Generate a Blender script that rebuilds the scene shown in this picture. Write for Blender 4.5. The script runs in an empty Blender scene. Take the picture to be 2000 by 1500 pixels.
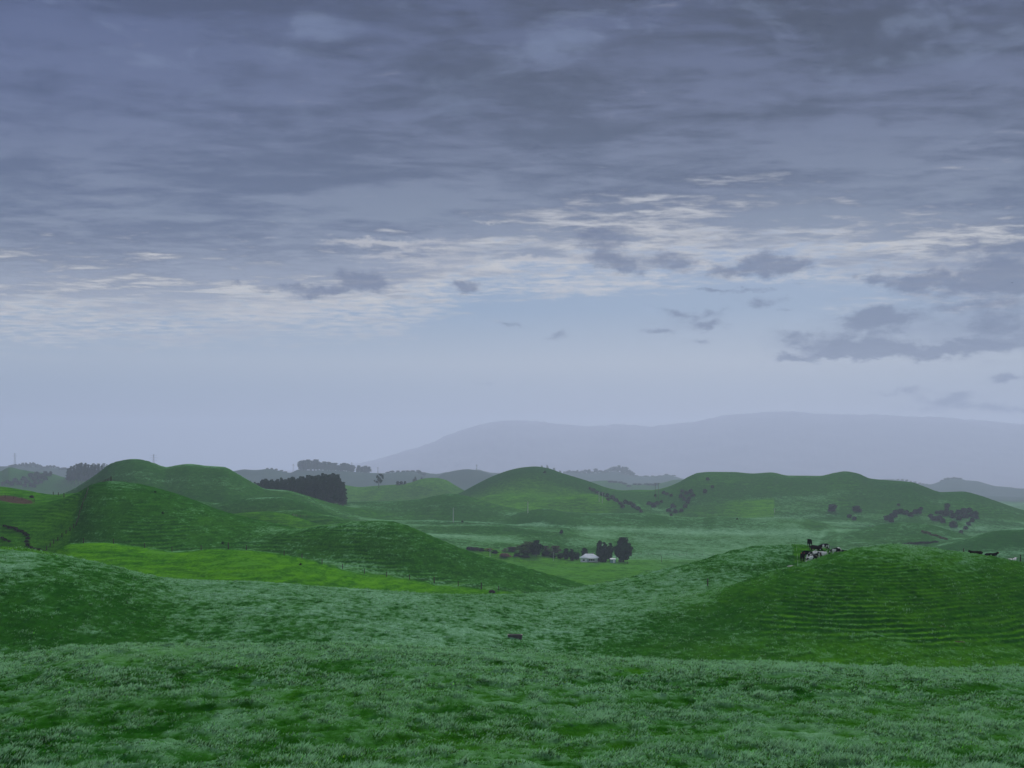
import bpy, bmesh, math, random
import numpy as np
from mathutils import Vector, Matrix
random.seed(11)
sc = bpy.context.scene
COL = sc.collection
R = math.radians
# ---------------------------------------------------------------- camera
cam_data = bpy.data.cameras.new('camera')
cam = bpy.data.objects.new('camera', cam_data); COL.objects.link(cam)
cam.location = (0, 0, 0); cam.rotation_euler = (R(90), 0, 0)
cam_data.sensor_width = 36; cam_data.lens = 2600/2000*36; cam_data.shift_y = 190/2000
cam_data.clip_start = 0.1; cam_data.clip_end = 40000
sc.camera = cam
# ---------------------------------------------------------------- exposure
sc.view_settings.view_transform = 'Standard'; sc.view_settings.look = 'None'
sc.view_settings.gamma = 1; sc.view_settings.use_curve_mapping = False
sc.view_settings.exposure = 1.3
sc.render.engine = 'CYCLES'
cy = sc.cycles
cy.max_bounces = 5; cy.diffuse_bounces = 3; cy.glossy_bounces = 1; cy.transmission_bounces = 2; cy.volume_bounces = 1
cy.transparent_max_bounces = 6; cy.use_denoising = True
try: cy.denoising_prefilter = 'ACCURATE'; cy.denoising_input_passes = 'RGB_ALBEDO_NORMAL'
except Exception: pass
cy.sample_clamp_indirect = 4
# ---------------------------------------------------------------- node helper
class Nd:
    "small expression wrapper round shader nodes"
    def __init__(s, g, sock): s.g = g; s.s = sock
    def _b(s, op, o, rev=False): return s.g.m(op, o, s) if rev else s.g.m(op, s, o)
    def __add__(s, o): return s._b('ADD', o)
    def __radd__(s, o): return s._b('ADD', o, True)
    def __sub__(s, o): return s._b('SUBTRACT', o)
    def __rsub__(s, o): return s._b('SUBTRACT', o, True)
    def __mul__(s, o): return s._b('MULTIPLY', o)
    def __rmul__(s, o): return s._b('MULTIPLY', o, True)
    def __truediv__(s, o): return s._b('DIVIDE', o)
class G:
    def __init__(s, tree):
        s.t = tree; s.t.nodes.clear()
    def node(s, typ, **kw):
        n = s.t.nodes.new(typ)
        for k, v in kw.items(): setattr(n, k, v)
        return n
    def put(s, sock, v):
        if isinstance(v, Nd): s.t.links.new(v.s, sock)
        elif isinstance(v, (tuple, list)) and sock.type == 'RGBA' and len(v) == 3: sock.default_value = (*v, 1)
        else: sock.default_value = v
    def m(s, op, a, b=0.0, c=None, clamp=False):
        n = s.node('ShaderNodeMath', operation=op, use_clamp=clamp)
        s.put(n.inputs[0], a); s.put(n.inputs[1], b)
        if c is not None: s.put(n.inputs[2], c)
        return Nd(s, n.outputs[0])
    def step(s, a, b, x):
        n = s.node('ShaderNodeMapRange', interpolation_type='SMOOTHSTEP')
        s.put(n.inputs['Value'], x); s.put(n.inputs['From Min'], a); s.put(n.inputs['From Max'], b)
        return Nd(s, n.outputs[0])
    def lin(s, a, b, c, d, x):
        n = s.node('ShaderNodeMapRange')
        for k, v in zip(('Value', 'From Min', 'From Max', 'To Min', 'To Max'), (x, a, b, c, d)): s.put(n.inputs[k], v)
        return Nd(s, n.outputs[0])
    def xyz(s, x, y, z=0.0):
        n = s.node('ShaderNodeCombineXYZ')
        for i, v in enumerate((x, y, z)): s.put(n.inputs[i], v)
        return Nd(s, n.outputs[0])
    def sep(s, v):
        n = s.node('ShaderNodeSeparateXYZ'); s.put(n.inputs[0], v)
        return [Nd(s, o) for o in n.outputs]
    def noise(s, v, scale, detail=4, rough=0.5, dist=0.0, out=0):
        n = s.node('ShaderNodeTexNoise'); s.put(n.inputs['Vector'], v)
        n.inputs['Scale'].default_value = scale; n.inputs['Detail'].default_value = detail
        n.inputs['Roughness'].default_value = rough; n.inputs['Distortion'].default_value = dist
        return Nd(s, n.outputs[out])
    def ramp(s, x, pts, interp='LINEAR'):
        n = s.node('ShaderNodeValToRGB'); s.put(n.inputs[0], x); r = n.color_ramp; r.interpolation = interp
        while len(r.elements) < len(pts): r.elements.new(0.5)
        for e, (p, c) in zip(r.elements, sorted(pts)): e.position = p; e.color = (*c, 1) if len(c) == 3 else c
        return Nd(s, n.outputs[0])
    def mix(s, f, a, b, mode='MIX'):
        n = s.node('ShaderNodeMix', data_type='RGBA', blend_type=mode)
        s.put(n.inputs[0], f); s.put(n.inputs[6], a); s.put(n.inputs[7], b)
        return Nd(s, n.outputs[2])
    def attr(s, name, out='Fac'):
        n = s.node('ShaderNodeAttribute', attribute_name=name)
        return Nd(s, n.outputs[out])
def lin3(r, g, b, k=1.0):
    "sRGB bytes to linear"
    f = lambda v: (v/255/12.92 if v/255 <= .04045 else ((v/255+.055)/1.055)**2.4)*k
    return (f(r), f(g), f(b))
# ---------------------------------------------------------------- sky
def make_world():
    w = bpy.data.worlds.new('World'); sc.world = w; w.use_nodes = True
    g = G(w.node_tree); K = 1/2**sc.view_settings.exposure
    tc = g.node('ShaderNodeTexCoord'); x, y, z = g.sep(Nd(g, tc.outputs['Generated']))
    h = g.m('SQRT', x*x + y*y)
    el = g.m('DIVIDE', z, g.m('MAXIMUM', h, 0.02))            # tangent of the elevation
    az = g.m('ARCTAN2', x, y)
    zz = g.m('MAXIMUM', el, 0.0) + 0.022
    q = g.xyz(x/h/zz*0.8, y/h/zz, 0.0)                            # place on the cloud layer overhead
    qs = g.xyz(x/h/zz*0.62, y/h/zz, 0.3)
    n_big = g.noise(qs, 2.3, 4, 0.5, 0.3)
    n_mid = g.noise(qs, 5.0, 9, 0.66, 0.25)
    n_fin = g.noise(q, 10, 7, 0.62, 0.4)
    ae = g.xyz(az*1.0, el*2.2, 0.0)
    n_puf = g.noise(ae, 60, 7, 0.68, 0.2)
    # clear sky: physical sky blended with the milky air near the horizon
    sky = g.node('ShaderNodeTexSky', sky_type='NISHITA', sun_disc=False, sun_elevation=SUN_EL, sun_rotation=SUN_AZ, air_density=1.0, dust_density=2.0, ozone_density=1.5)
    nish = g.mix(1.0, Nd(g, sky.outputs[0]), (0.06, 0.06, 0.06), 'MULTIPLY')
    c = lambda r, gg, b, k=1.0: lin3(r, gg, b, K*k)
    clear = g.ramp(g.lin(0, 0.4, 0, 1, el), [(0.0, c(128,142,170)), (0.12, c(116,132,160)), (0.17, c(128,146,172)), (0.22, c(150,164,184)), (0.32, c(104,138,176)), (0.6, c(84,116,166)), (1, c(70,96,150))])
    clear = g.mix(0.04, clear, nish)
    # pale thin cloud sheet at the near end of the gap, dark deck above it
    bright = g.ramp(g.lin(0.05, 0.25, 0, 1, el), [(0.0, c(196,196,200)), (0.25, c(202,200,200)), (0.5, c(206,203,200)), (1.0, c(165,170,182))])
    deck_hi = g.ramp(g.lin(0.08, 0.40, 0, 1, el), [(0.0, c(165,170,186)), (0.12, c(156,162,178)), (0.22, c(136,144,164)), (0.36, c(110,121,144)), (0.6, c(82,91,124)), (0.85, c(62,72,110)), (1.0, c(58,68,108))])
    deck_lo = g.ramp(g.lin(0.08, 0.40, 0, 1, el), [(0.0, c(122,134,164)), (0.12, c(92,104,134)), (0.22, c(84,94,122)), (0.36, c(62,76,110)), (0.6, c(34,46,80)), (0.85, c(12,22,58)), (1.0, c(8,16,52))])
    tone = g.m('ADD', n_mid*0.47 + n_fin*0.17, n_big*0.36)
    deck = g.mix(g.step(0.42, 0.58, tone), deck_lo, deck_hi)
    # lower rim of the deck: rises from left to the middle of the view
    rim = g.ramp(g.lin(-0.42, 0.42, 0, 1, az), [(0.0, (0.092,)*3), (0.2, (0.097,)*3), (0.40, (0.107,)*3), (0.455, (0.132,)*3), (0.5, (0.142,)*3), (0.58, (0.142,)*3), (0.72, (0.150,)*3), (0.82, (0.140,)*3), (1.0, (0.100,)*3)])
    over = el - rim + (n_mid - 0.5)*0.055 + (n_fin - 0.5)*0.03
    sheet = g.step(-0.004, 0.012, over)
    dark = g.step(0.012, 0.062, over + (n_mid - 0.5)*0.15 + (n_big - 0.5)*0.08 + (n_fin - 0.5)*0.05)
    torn = g.m('ADD', g.step(0.30, 0.74, n_fin)*0.85, g.step(0.01, 0.05, over), clamp=True)
    col = g.mix(sheet*torn, clear, bright)
    col = g.mix(dark, col, deck)
    # slightly bluer and darker towards the left, warmer and paler right
    col = g.mix(g.step(0.1, -0.42, az)*g.step(0.12, 0.3, el)*0.35, col, c(62, 82, 142))
    # ragged low clouds and bright chinks, at their bearings: (px, py, half width, half height, strength)
    wn = g.noise(g.xyz(az, el*1.6, 0.7), 30, 5, 0.62); wm = g.noise(g.xyz(az, el*1.6, 2.7), 34, 5, 0.62)
    azw = az + (wn-0.5)*0.050; elw = el + (wm-0.5)*0.028
    def blob(px, py, rx, ry):
        a0 = math.atan((px-1000)/2600); e0 = (940-py)/math.hypot(2600, px-1000)
        u = (azw - a0)*(2600/rx); v = (elw - e0)*(2600/ry)
        return g.m('EXPONENT', (u*u + v*v)*-1.0)
    def field(lst, amp):
        s = None
        for (px, py, rx, ry, k) in lst:
            b = blob(px, py, rx, ry)*k
            s = b if s is None else g.m('ADD', s, b)
        return s
    chinks = field([(545,440,34,6,.5),(700,472,80,9,.9),(830,474,110,12,.9),(780,500,120,10,.8),(900,520,150,14,.8),(960,433,50,4,.8),(1080,510,120,10,.9),(1150,560,200,16,1),(1360,518,34,12,1),(1420,513,40,6,.8),(1560,545,130,9,.9),(1850,530,70,10,.8),(1960,598,34,16,1.1),(1720,590,70,20,.55),(1880,600,50,12,.6),(400,610,300,14,.5),(620,600,190,24,.65),(60,655,140,18,.6),(250,640,200,14,.5),(480,470,60,5,.5),(1780,640,60,10,.4),(1850,333,50,5,.5),(1640,600,60,9,.4)], 1)
    wisp = g.step(0.25, 1.05, chinks*0.9 + (n_fin-0.5)*1.8 + (n_mid-0.5)*0.8)
    col = g.mix(wisp*0.62, col, c(208, 204, 202))
    low = field([(715,549,62,18,1.15),(600,568,95,10,.9),(905,560,34,12,1.0),(463,551,14,7,.7),(1185,485,45,34,.8),(1210,515,40,12,.7),(1310,510,45,24,.8),(1440,525,80,16,.8),(1500,500,60,14,.6),(1530,520,60,14,.7),(1700,545,36,16,.9),(1780,550,60,18,.8),(1900,550,90,26,.9),(1990,480,150,20,.9),(1975,540,80,30,.9),(1960,640,70,34,.8),(1345,610,70,10,.7),(1380,635,42,13,1.0),(1295,650,34,9,.8),(1365,668,30,7,.6),(1440,570,110,7,.7),(1500,590,60,8,.6),(1560,655,45,12,.8),(1590,672,50,9,.7),(1535,700,45,9,.9),(1700,640,60,40,.8),(1750,620,110,18,.6),(1830,685,210,14,1.05),(1680,690,80,12,.9),(1900,595,80,10,.5),(1985,735,50,9,.9),(1855,777,52,15,1.0),(1745,764,45,6,.7),(1080,655,26,12,.6),(985,635,30,7,.5),(945,748,28,6,.45),(1025,747,20,4,.4),(860,747,18,3,.35),(818,790,14,6,.4),(292,835,14,5,.35),(140,852,30,6,.35),(400,852,34,5,.35),(215,853,16,4,.3),(1850,800,180,8,.5),(1990,800,90,10,.6),(930,650,14,5,0.3),(1240,530,24,10,.6),(1160,455,60,14,.5),(860,845,35,4,.35)], 1)
    lowm = g.step(0.20, 1.0, low*(0.6+n_puf*0.9) + (n_puf-0.5)*1.3)
    mass = field([(1920,545,210,60,.8),(1800,650,260,48,.75),(1990,640,120,60,.6),(1480,520,200,26,.5),(1200,490,110,40,.4),(680,560,170,18,.4),(1330,630,90,34,.35),(1560,680,120,30,.35),(1850,790,200,22,.35)], 1)
    massm = g.step(0.15, 1.1, mass + (n_puf-0.5)*0.7 + (n_big-0.5)*0.6)
    dk = g.ramp(g.lin(0.03, 0.2, 0, 1, el), [(0, c(44,60,104)), (0.4, c(54,68,108)), (1, c(66,78,114))])
    col = g.mix(massm*0.55, col, g.mix(0.5, dk, c(120, 134, 164)))
    col = g.mix(lowm*0.75, col, dk)
    # soft puffs in the deck high up
    puff = g.step(0.52, 0.66, g.noise(ae, 11, 7, 0.6, 0.3))*g.step(0.22, 0.34, el)
    col = g.mix(puff*0.35, col, c(122, 138, 172))
    # overcast overhead and behind, brighter than the strip in view
    zen = g.step(0.42, 1.3, el)
    col = g.mix(zen, col, (ZEN[0], ZEN[1], ZEN[2]))
    back = g.step(1.2, 2.4, g.m('ABSOLUTE', az))*g.step(-0.05, 0.3, el)
    col = g.mix(back*0.5, col, (ZEN[0]*.7, ZEN[1]*.7, ZEN[2]*.7))
    bg = g.node('ShaderNodeBackground'); g.put(bg.inputs[0], col); bg.inputs[1].default_value = 1.0
    out = g.node('ShaderNodeOutputWorld'); g.t.links.new(bg.outputs[0], out.inputs[0])
    w.cycles.sampling_method = 'MANUAL'; w.cycles.sample_map_resolution = 1024
SUN_EL, SUN_AZ = R(28), R(12)        # veiled sun, ahead and a little right
ZEN = (0.17, 0.19, 0.23)
make_world()
sun_d = bpy.data.lights.new('sun', 'SUN'); sun_d.energy = 1.5; sun_d.angle = R(14); sun_d.color = (1.0, 0.96, 0.9)
sun = bpy.data.objects.new('sun', sun_d); COL.objects.link(sun)
_d = Vector((math.sin(SUN_AZ)*math.cos(SUN_EL), math.cos(SUN_AZ)*math.cos(SUN_EL), math.sin(SUN_EL)))
sun.rotation_euler = _d.to_track_quat('Z', 'Y').to_euler(); sun.location = _d*300
# ---------------------------------------------------------------- tagging
def tag(o, label=None, cat=None, group=None, kind=None):
    if label: o['label'] = label
    if cat: o['category'] = cat
    if group: o['group'] = group
    if kind: o['kind'] = kind
    return o
def mesh_obj(name, verts, faces, mat, parent=None, smooth=False):
    me = bpy.data.meshes.new(name); me.from_pydata([tuple(v) for v in verts], [], [tuple(f) for f in faces]); me.update()
    return link_mesh(name, me, mat, parent, smooth)
def link_mesh(name, me, mat, parent=None, smooth=False):
    if mat is not None and len(me.materials) == 0: me.materials.append(mat)
    if smooth: me.polygons.foreach_set('use_smooth', [True]*len(me.polygons))
    o = bpy.data.objects.new(name, me); COL.objects.link(o)
    if parent is not None: o.parent = parent
    return o
def thing(name, label, cat, loc=(0, 0, 0), rz=0.0, group=None):
    o = bpy.data.objects.new(name, None); COL.objects.link(o); o.empty_display_size = 0.3
    o.location = loc; o.rotation_euler = (0, 0, rz)
    return tag(o, label, cat, group)
def copy_tree(o, parent=None):
    c = o.copy(); COL.objects.link(c)
    if parent is not None: c.parent = parent
    for ch in list(o.children): copy_tree(ch, c)
    return c
class MB:
    "collects shapes for one mesh"
    def __init__(s): s.v = []; s.f = []
    def add(s, vs, fs):
        b = len(s.v); s.v += [tuple(v) for v in vs]; s.f += [tuple(i+b for i in f) for f in fs]; return s
    def box(s, c, size, rz=0.0, taper=1.0):
        x, y, z = (k/2 for k in size); ca, sa = math.cos(rz), math.sin(rz); vs = []
        for dz, t in ((-z, 1), (z, taper)):
            for dx, dy in ((-x, -y), (x, -y), (x, y), (-x, y)):
                dx *= t; dy *= t
                vs.append((c[0]+dx*ca-dy*sa, c[1]+dx*sa+dy*ca, c[2]+dz))
        return s.add(vs, [(0,3,2,1),(4,5,6,7),(0,1,5,4),(1,2,6,5),(2,3,7,6),(3,0,4,7)])
    def tube(s, a, b, r0, r1=None, n=6):
        r1 = r0 if r1 is None else r1; a = Vector(a); b = Vector(b); w = (b-a)
        if w.length < 1e-6: return s
        w.normalize(); u = w.cross(Vector((0, 0, 1)) if abs(w.z) < .9 else Vector((1, 0, 0))).normalized(); v = w.cross(u)
        vs = []
        for p, r in ((a, r0), (b, r1)):
            for k in range(n):
                t = 2*math.pi*k/n; vs.append(p + (u*math.cos(t)+v*math.sin(t))*r)
        return s.add(vs, [(k, (k+1) % n, n+(k+1) % n, n+k) for k in range(n)] + [tuple(range(n))[::-1], tuple(range(n, 2*n))])
    def build(s, name, mat, parent=None, smooth=False): return mesh_obj(name, s.v, s.f, mat, parent, smooth)
# ---------------------------------------------------------------- materials
def material(name):
    m = bpy.data.materials.new(name); m.use_nodes = True; return m, G(m.node_tree)
def finish(g, shader, disp=None):
    out = g.node('ShaderNodeOutputMaterial'); g.t.links.new(shader, out.inputs[0])
def pbr(g, col, rough=0.8, spec=0.3, **kw):
    n = g.node('ShaderNodeBsdfPrincipled'); g.put(n.inputs['Base Color'], col); g.put(n.inputs['Roughness'], rough)
    n.inputs['Specular IOR Level'].default_value = spec
    for k, v in kw.items(): g.put(n.inputs[k], v)
    return n
DEEP = (0.016, 0.082, 0.014); LUSH = (0.055, 0.215, 0.010); FROST = (0.200, 0.400, 0.245)
def simple(name, col, rough=0.8, var=0.25, scale=3.0, spec=0.3, metallic=0.0):
    m, g = material(name); tc = g.node('ShaderNodeTexCoord')
    n = g.noise(Nd(g, tc.outputs['Object']), scale, 5, 0.6)
    c = g.mix(n, tuple(k*(1-var) for k in col), tuple(min(1, k*(1+var)) for k in col))
    p = pbr(g, c, rough, spec, Metallic=metallic); finish(g, p.outputs[0]); return m
def leaf_mat(name, dark, light, warm=None):
    m, g = material(name); geo = g.node('ShaderNodeNewGeometry'); tc = g.node('ShaderNodeTexCoord')
    rnd = Nd(g, geo.outputs['Random Per Island']); n = g.noise(Nd(g, tc.outputs['Object']), 0.45, 3, 0.5)
    c = g.mix(g.m('ADD', rnd*0.6, n*0.6, clamp=True), dark, light)
    oi = g.node('ShaderNodeObjectInfo')
    c = g.mix(Nd(g, oi.outputs['Random'])*0.35, c, warm or dark)
    d = g.node('ShaderNodeBsdfDiffuse'); g.put(d.inputs[0], c)
    t = g.node('ShaderNodeBsdfTranslucent'); g.put(t.inputs[0], c)
    mx = g.node('ShaderNodeMixShader'); mx.inputs[0].default_value = 0.25
    g.t.links.new(d.outputs[0], mx.inputs[1]); g.t.links.new(t.outputs[0], mx.inputs[2]); finish(g, mx.outputs[0]); return m
def ground_mat():
    m, g = material('pasture'); geo = g.node('ShaderNodeNewGeometry'); pos = Nd(g, geo.outputs['Position'])
    dew_light, lush, soil = g.attr('dew_light'), g.attr('lush'), g.attr('soil')
    x, y, z = g.sep(pos); p = g.xyz(x, y*0.8, z*0.9)
    big = g.noise(p, 0.035, 4, 0.55); mid = g.noise(g.xyz(x, y*0.5, z*0.9), 0.30, 6, 0.62, 0.4); fine = g.noise(g.xyz(x, y*0.30, z*0.9), 1.7, 8, 0.70)
    t = dew_light + (mid-0.5)*1.7 + (fine-0.5)*3.0 + (big-0.5)*0.5
    f = g.step(0.34, 1.00, t)
    deep = g.mix(g.step(0.35, 0.7, mid*0.5+fine*0.5), (0.007, 0.058, 0.005), (0.020, 0.115, 0.011))
    wl = g.noise(g.xyz(x*0.10, y*0.06, z*1.5), 1.0, 5, 0.6, 0.3)
    lushc = g.mix(g.step(0.38, 0.62, mid*0.25+fine*0.35+wl*0.40), (0.014, 0.105, 0.003), (0.095, 0.30, 0.006))
    base = g.mix(g.m('ADD', lush, (big-0.5)*0.5*g.step(0.05, 0.3, lush), clamp=True), deep, lushc)
    pale = g.mix(lush, FROST, (0.10, 0.255, 0.06))
    w1 = g.noise(g.xyz(x*0.28, y*0.12, z*2.0), 1.0, 5, 0.6, 0.3); w2 = g.noise(g.xyz(x*0.05, y*0.025, z*0.42), 1.0, 5, 0.62, 0.3)
    ww = g.m('ADD', (w1-0.5)*1.7, (w2-0.5)*1.5); t = t + ww
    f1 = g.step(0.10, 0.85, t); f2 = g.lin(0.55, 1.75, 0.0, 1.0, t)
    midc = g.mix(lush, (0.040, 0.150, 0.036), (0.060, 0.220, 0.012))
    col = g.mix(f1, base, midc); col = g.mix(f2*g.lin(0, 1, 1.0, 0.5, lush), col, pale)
    # tufts of coarser dark grass
    vor = g.noise(p, 0.9, 3, 0.5, 0.8)
    col = g.mix(g.step(0.62, 0.74, vor)*0.45, col, (0.020, 0.085, 0.035))
    soilc = g.mix(fine, (0.030, 0.022, 0.016), (0.125, 0.085, 0.065))
    col = g.mix(g.step(0.35, 0.65, soil + (fine-0.5)*0.5), col, soilc)
    wood_haze = g.attr('bush')      # wooded far ridges; beyond them haze painted as a pale blue-grey mountain
    col = g.mix(g.m('MULTIPLY', g.step(0.2, 0.9, wood_haze), 0.8), col, g.mix(g.noise(p, 0.02, 5, 0.6), (0.012, 0.030, 0.030), (0.040, 0.065, 0.060)))
    col = g.mix(g.step(1.1, 1.8, wood_haze), col, g.mix(g.noise(p, 0.003, 6, 0.6), (0.20, 0.20, 0.27), (0.30, 0.30, 0.37)))
    bump = g.node('ShaderNodeBump'); bump.inputs['Distance'].default_value = 0.5; bump.inputs['Strength'].default_value = 0.8
    g.put(bump.inputs['Height'], mid*0.5 + fine*0.5)
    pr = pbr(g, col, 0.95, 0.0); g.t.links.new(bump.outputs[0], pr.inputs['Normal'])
    pr.inputs['Sheen Weight'].default_value = 0.0; pr.inputs['Sheen Roughness'].default_value = 0.5
    g.put(pr.inputs['Sheen Tint'], (0.75, 0.95, 0.85))
    finish(g, pr.outputs[0]); return m
def grass_mat():
    m, g = material('grass_blades'); a = g.attr('blade', 'Color')
    d = g.node('ShaderNodeBsdfPrincipled'); g.put(d.inputs['Base Color'], a); d.inputs['Roughness'].default_value = 0.55; d.inputs['Specular IOR Level'].default_value = 0.08
    t = g.node('ShaderNodeBsdfTranslucent'); g.put(t.inputs[0], a)
    mx = g.node('ShaderNodeMixShader'); mx.inputs[0].default_value = 0.35
    g.t.links.new(d.outputs[0], mx.inputs[1]); g.t.links.new(t.outputs[0], mx.inputs[2]); finish(g, mx.outputs[0]); return m
M = dict(ground=ground_mat(), grass=grass_mat(),
    pine=leaf_mat('pine_needles', (0.005, 0.024, 0.006), (0.022, 0.062, 0.018)),
    dark=leaf_mat('dark_foliage', (0.005, 0.022, 0.005), (0.022, 0.062, 0.018)),
    scrub=leaf_mat('scrub_foliage', (0.018, 0.032, 0.018), (0.075, 0.085, 0.055), (0.05, 0.045, 0.04)),
    olive=leaf_mat('spring_foliage', (0.03, 0.07, 0.015), (0.11, 0.17, 0.035)),
    twig=leaf_mat('bare_twigs', (0.05, 0.045, 0.035), (0.14, 0.12, 0.09)),
    pink=leaf_mat('blossom', (0.18, 0.09, 0.09), (0.42, 0.23, 0.23)),
    yellow=leaf_mat('yellow_foliage', (0.09, 0.09, 0.015), (0.26, 0.23, 0.04)),
    reed=leaf_mat('dry_reeds', (0.09, 0.075, 0.04), (0.22, 0.18, 0.09)),
    bark=simple('bark', (0.05, 0.038, 0.03), 0.9, 0.4, 4), wood=simple('weathered_post', (0.075, 0.055, 0.045), 0.9, 0.4, 8),
    wire=simple('fence_wire', (0.16, 0.16, 0.16), 0.5, 0.1, 5, metallic=0.7), conc=simple('concrete_pole', (0.55, 0.55, 0.52), 0.8, 0.15, 2),
    steel=simple('galvanised_steel', (0.20, 0.21, 0.23), 0.6, 0.15, 1), white=simple('white_weatherboard', (0.93, 0.94, 0.95), 0.6, 0.06, 1),
    roof=simple('pale_iron_roof', (0.88, 0.91, 0.93), 0.5, 0.12, 0.8), teal=simple('teal_shed_wall', (0.22, 0.42, 0.42), 0.6, 0.1, 1),
    glass=simple('window_glass', (0.03, 0.035, 0.045), 0.15, 0.1, 1, spec=0.6), plastic=simple('white_plastic', (0.75, 0.78, 0.75), 0.5, 0.05, 1),
    trough=simple('trough_concrete', (0.12, 0.10, 0.105), 0.85, 0.4, 3), rim=simple('trough_rim', (0.24, 0.20, 0.21), 0.8, 0.3, 4),
    water=simple('trough_water', (0.02, 0.025, 0.03), 0.08, 0.1, 1, spec=0.6), red=simple('red_tag', (0.6, 0.04, 0.04), 0.5, 0.1, 1),
    bird=simple('black_feathers', (0.012, 0.012, 0.015), 0.7, 0.2, 8), rock=simple('brown_rock', (0.05, 0.03, 0.035), 0.9, 0.5, 4))
def cow_mat(name, thr, offs, dark=(0.006, 0.005, 0.006), light=(0.86, 0.82, 0.79), scale=1.25):
    m, g = material(name); tc = g.node('ShaderNodeTexCoord'); x, y, z = g.sep(Nd(g, tc.outputs['Object']))
    n = g.noise(g.xyz(x + offs, y, z + offs*0.7), scale, 2, 0.35, 0.3)
    f = g.step(thr, thr+0.02, n) if thr < 1 else g.m('MULTIPLY', n, 0.0)
    fine = g.noise(Nd(g, tc.outputs['Object']), 14, 3, 0.5)
    c = g.mix(f, g.mix(fine, dark, tuple(k*1.6 for k in dark)), light)
    p = pbr(g, c, 0.9, 0.0); finish(g, p.outputs[0]); return m
# ---------------------------------------------------------------- terrain
F, YH = 2600.0, 940.0            # focal length and horizon line, in pixels of a 2000 px wide frame
_rs = np.random.RandomState(7)
_TAB = _rs.rand(256, 256)
def vnoise(x, y):
    "smooth value noise in -1..1"
    xi = np.floor(x).astype(np.int64); yi = np.floor(y).astype(np.int64)
    fx = x - xi; fy = y - yi
    fx = fx*fx*fx*(fx*(fx*6-15)+10); fy = fy*fy*fy*(fy*(fy*6-15)+10)
    x0 = xi & 255; x1 = (xi+1) & 255; y0 = yi & 255; y1 = (yi+1) & 255
    a = _TAB[x0, y0]*(1-fx) + _TAB[x1, y0]*fx
    b = _TAB[x0, y1]*(1-fx) + _TAB[x1, y1]*fx
    return (a*(1-fy) + b*fy)*2 - 1
def fbm(x, y, o=4, g=0.5):
    s = 0; a = 1.0; t = 0
    for k in range(o):
        s = s + a*vnoise(x*2**k + 17.3*k, y*2**k + 9.1*k); t += a; a *= g
    return s/t
def P(px, pts):
    "smooth curve through the points of a skyline"
    xs = np.array([p[0] for p in pts], float); ys = np.array([p[1] for p in pts], float)
    m = np.zeros_like(xs); h = np.diff(xs); s = np.diff(ys)/h
    m[1:-1] = np.where(s[1:]*s[:-1] > 0, 2*s[1:]*s[:-1]/(s[1:]+s[:-1]+1e-12), 0); m[0] = s[0]; m[-1] = s[-1]
    q = np.clip(px, xs[0], xs[-1]); i = np.clip(np.searchsorted(xs, q)-1, 0, len(h)-1)
    t = (q-xs[i])/h[i]; H = h[i]
    return (2*t**3-3*t**2+1)*ys[i] + (t**3-2*t**2+t)*H*m[i] + (-2*t**3+3*t**2)*ys[i+1] + (t**3-t**2)*H*m[i+1]
def sst(a, b, x):
    t = np.clip((x-a)/(b-a), 0, 1); return t*t*(3-2*t)
CREST0 = [(-900,1330),(-300,1306),(0,1287),(60,1280),(150,1267),(300,1262),(500,1262),(650,1261),(850,1267),(1000,1273),(1150,1283),(1350,1293),(1600,1300),(1850,1306),(2000,1306),(2400,1300),(2900,1290)]
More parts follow.
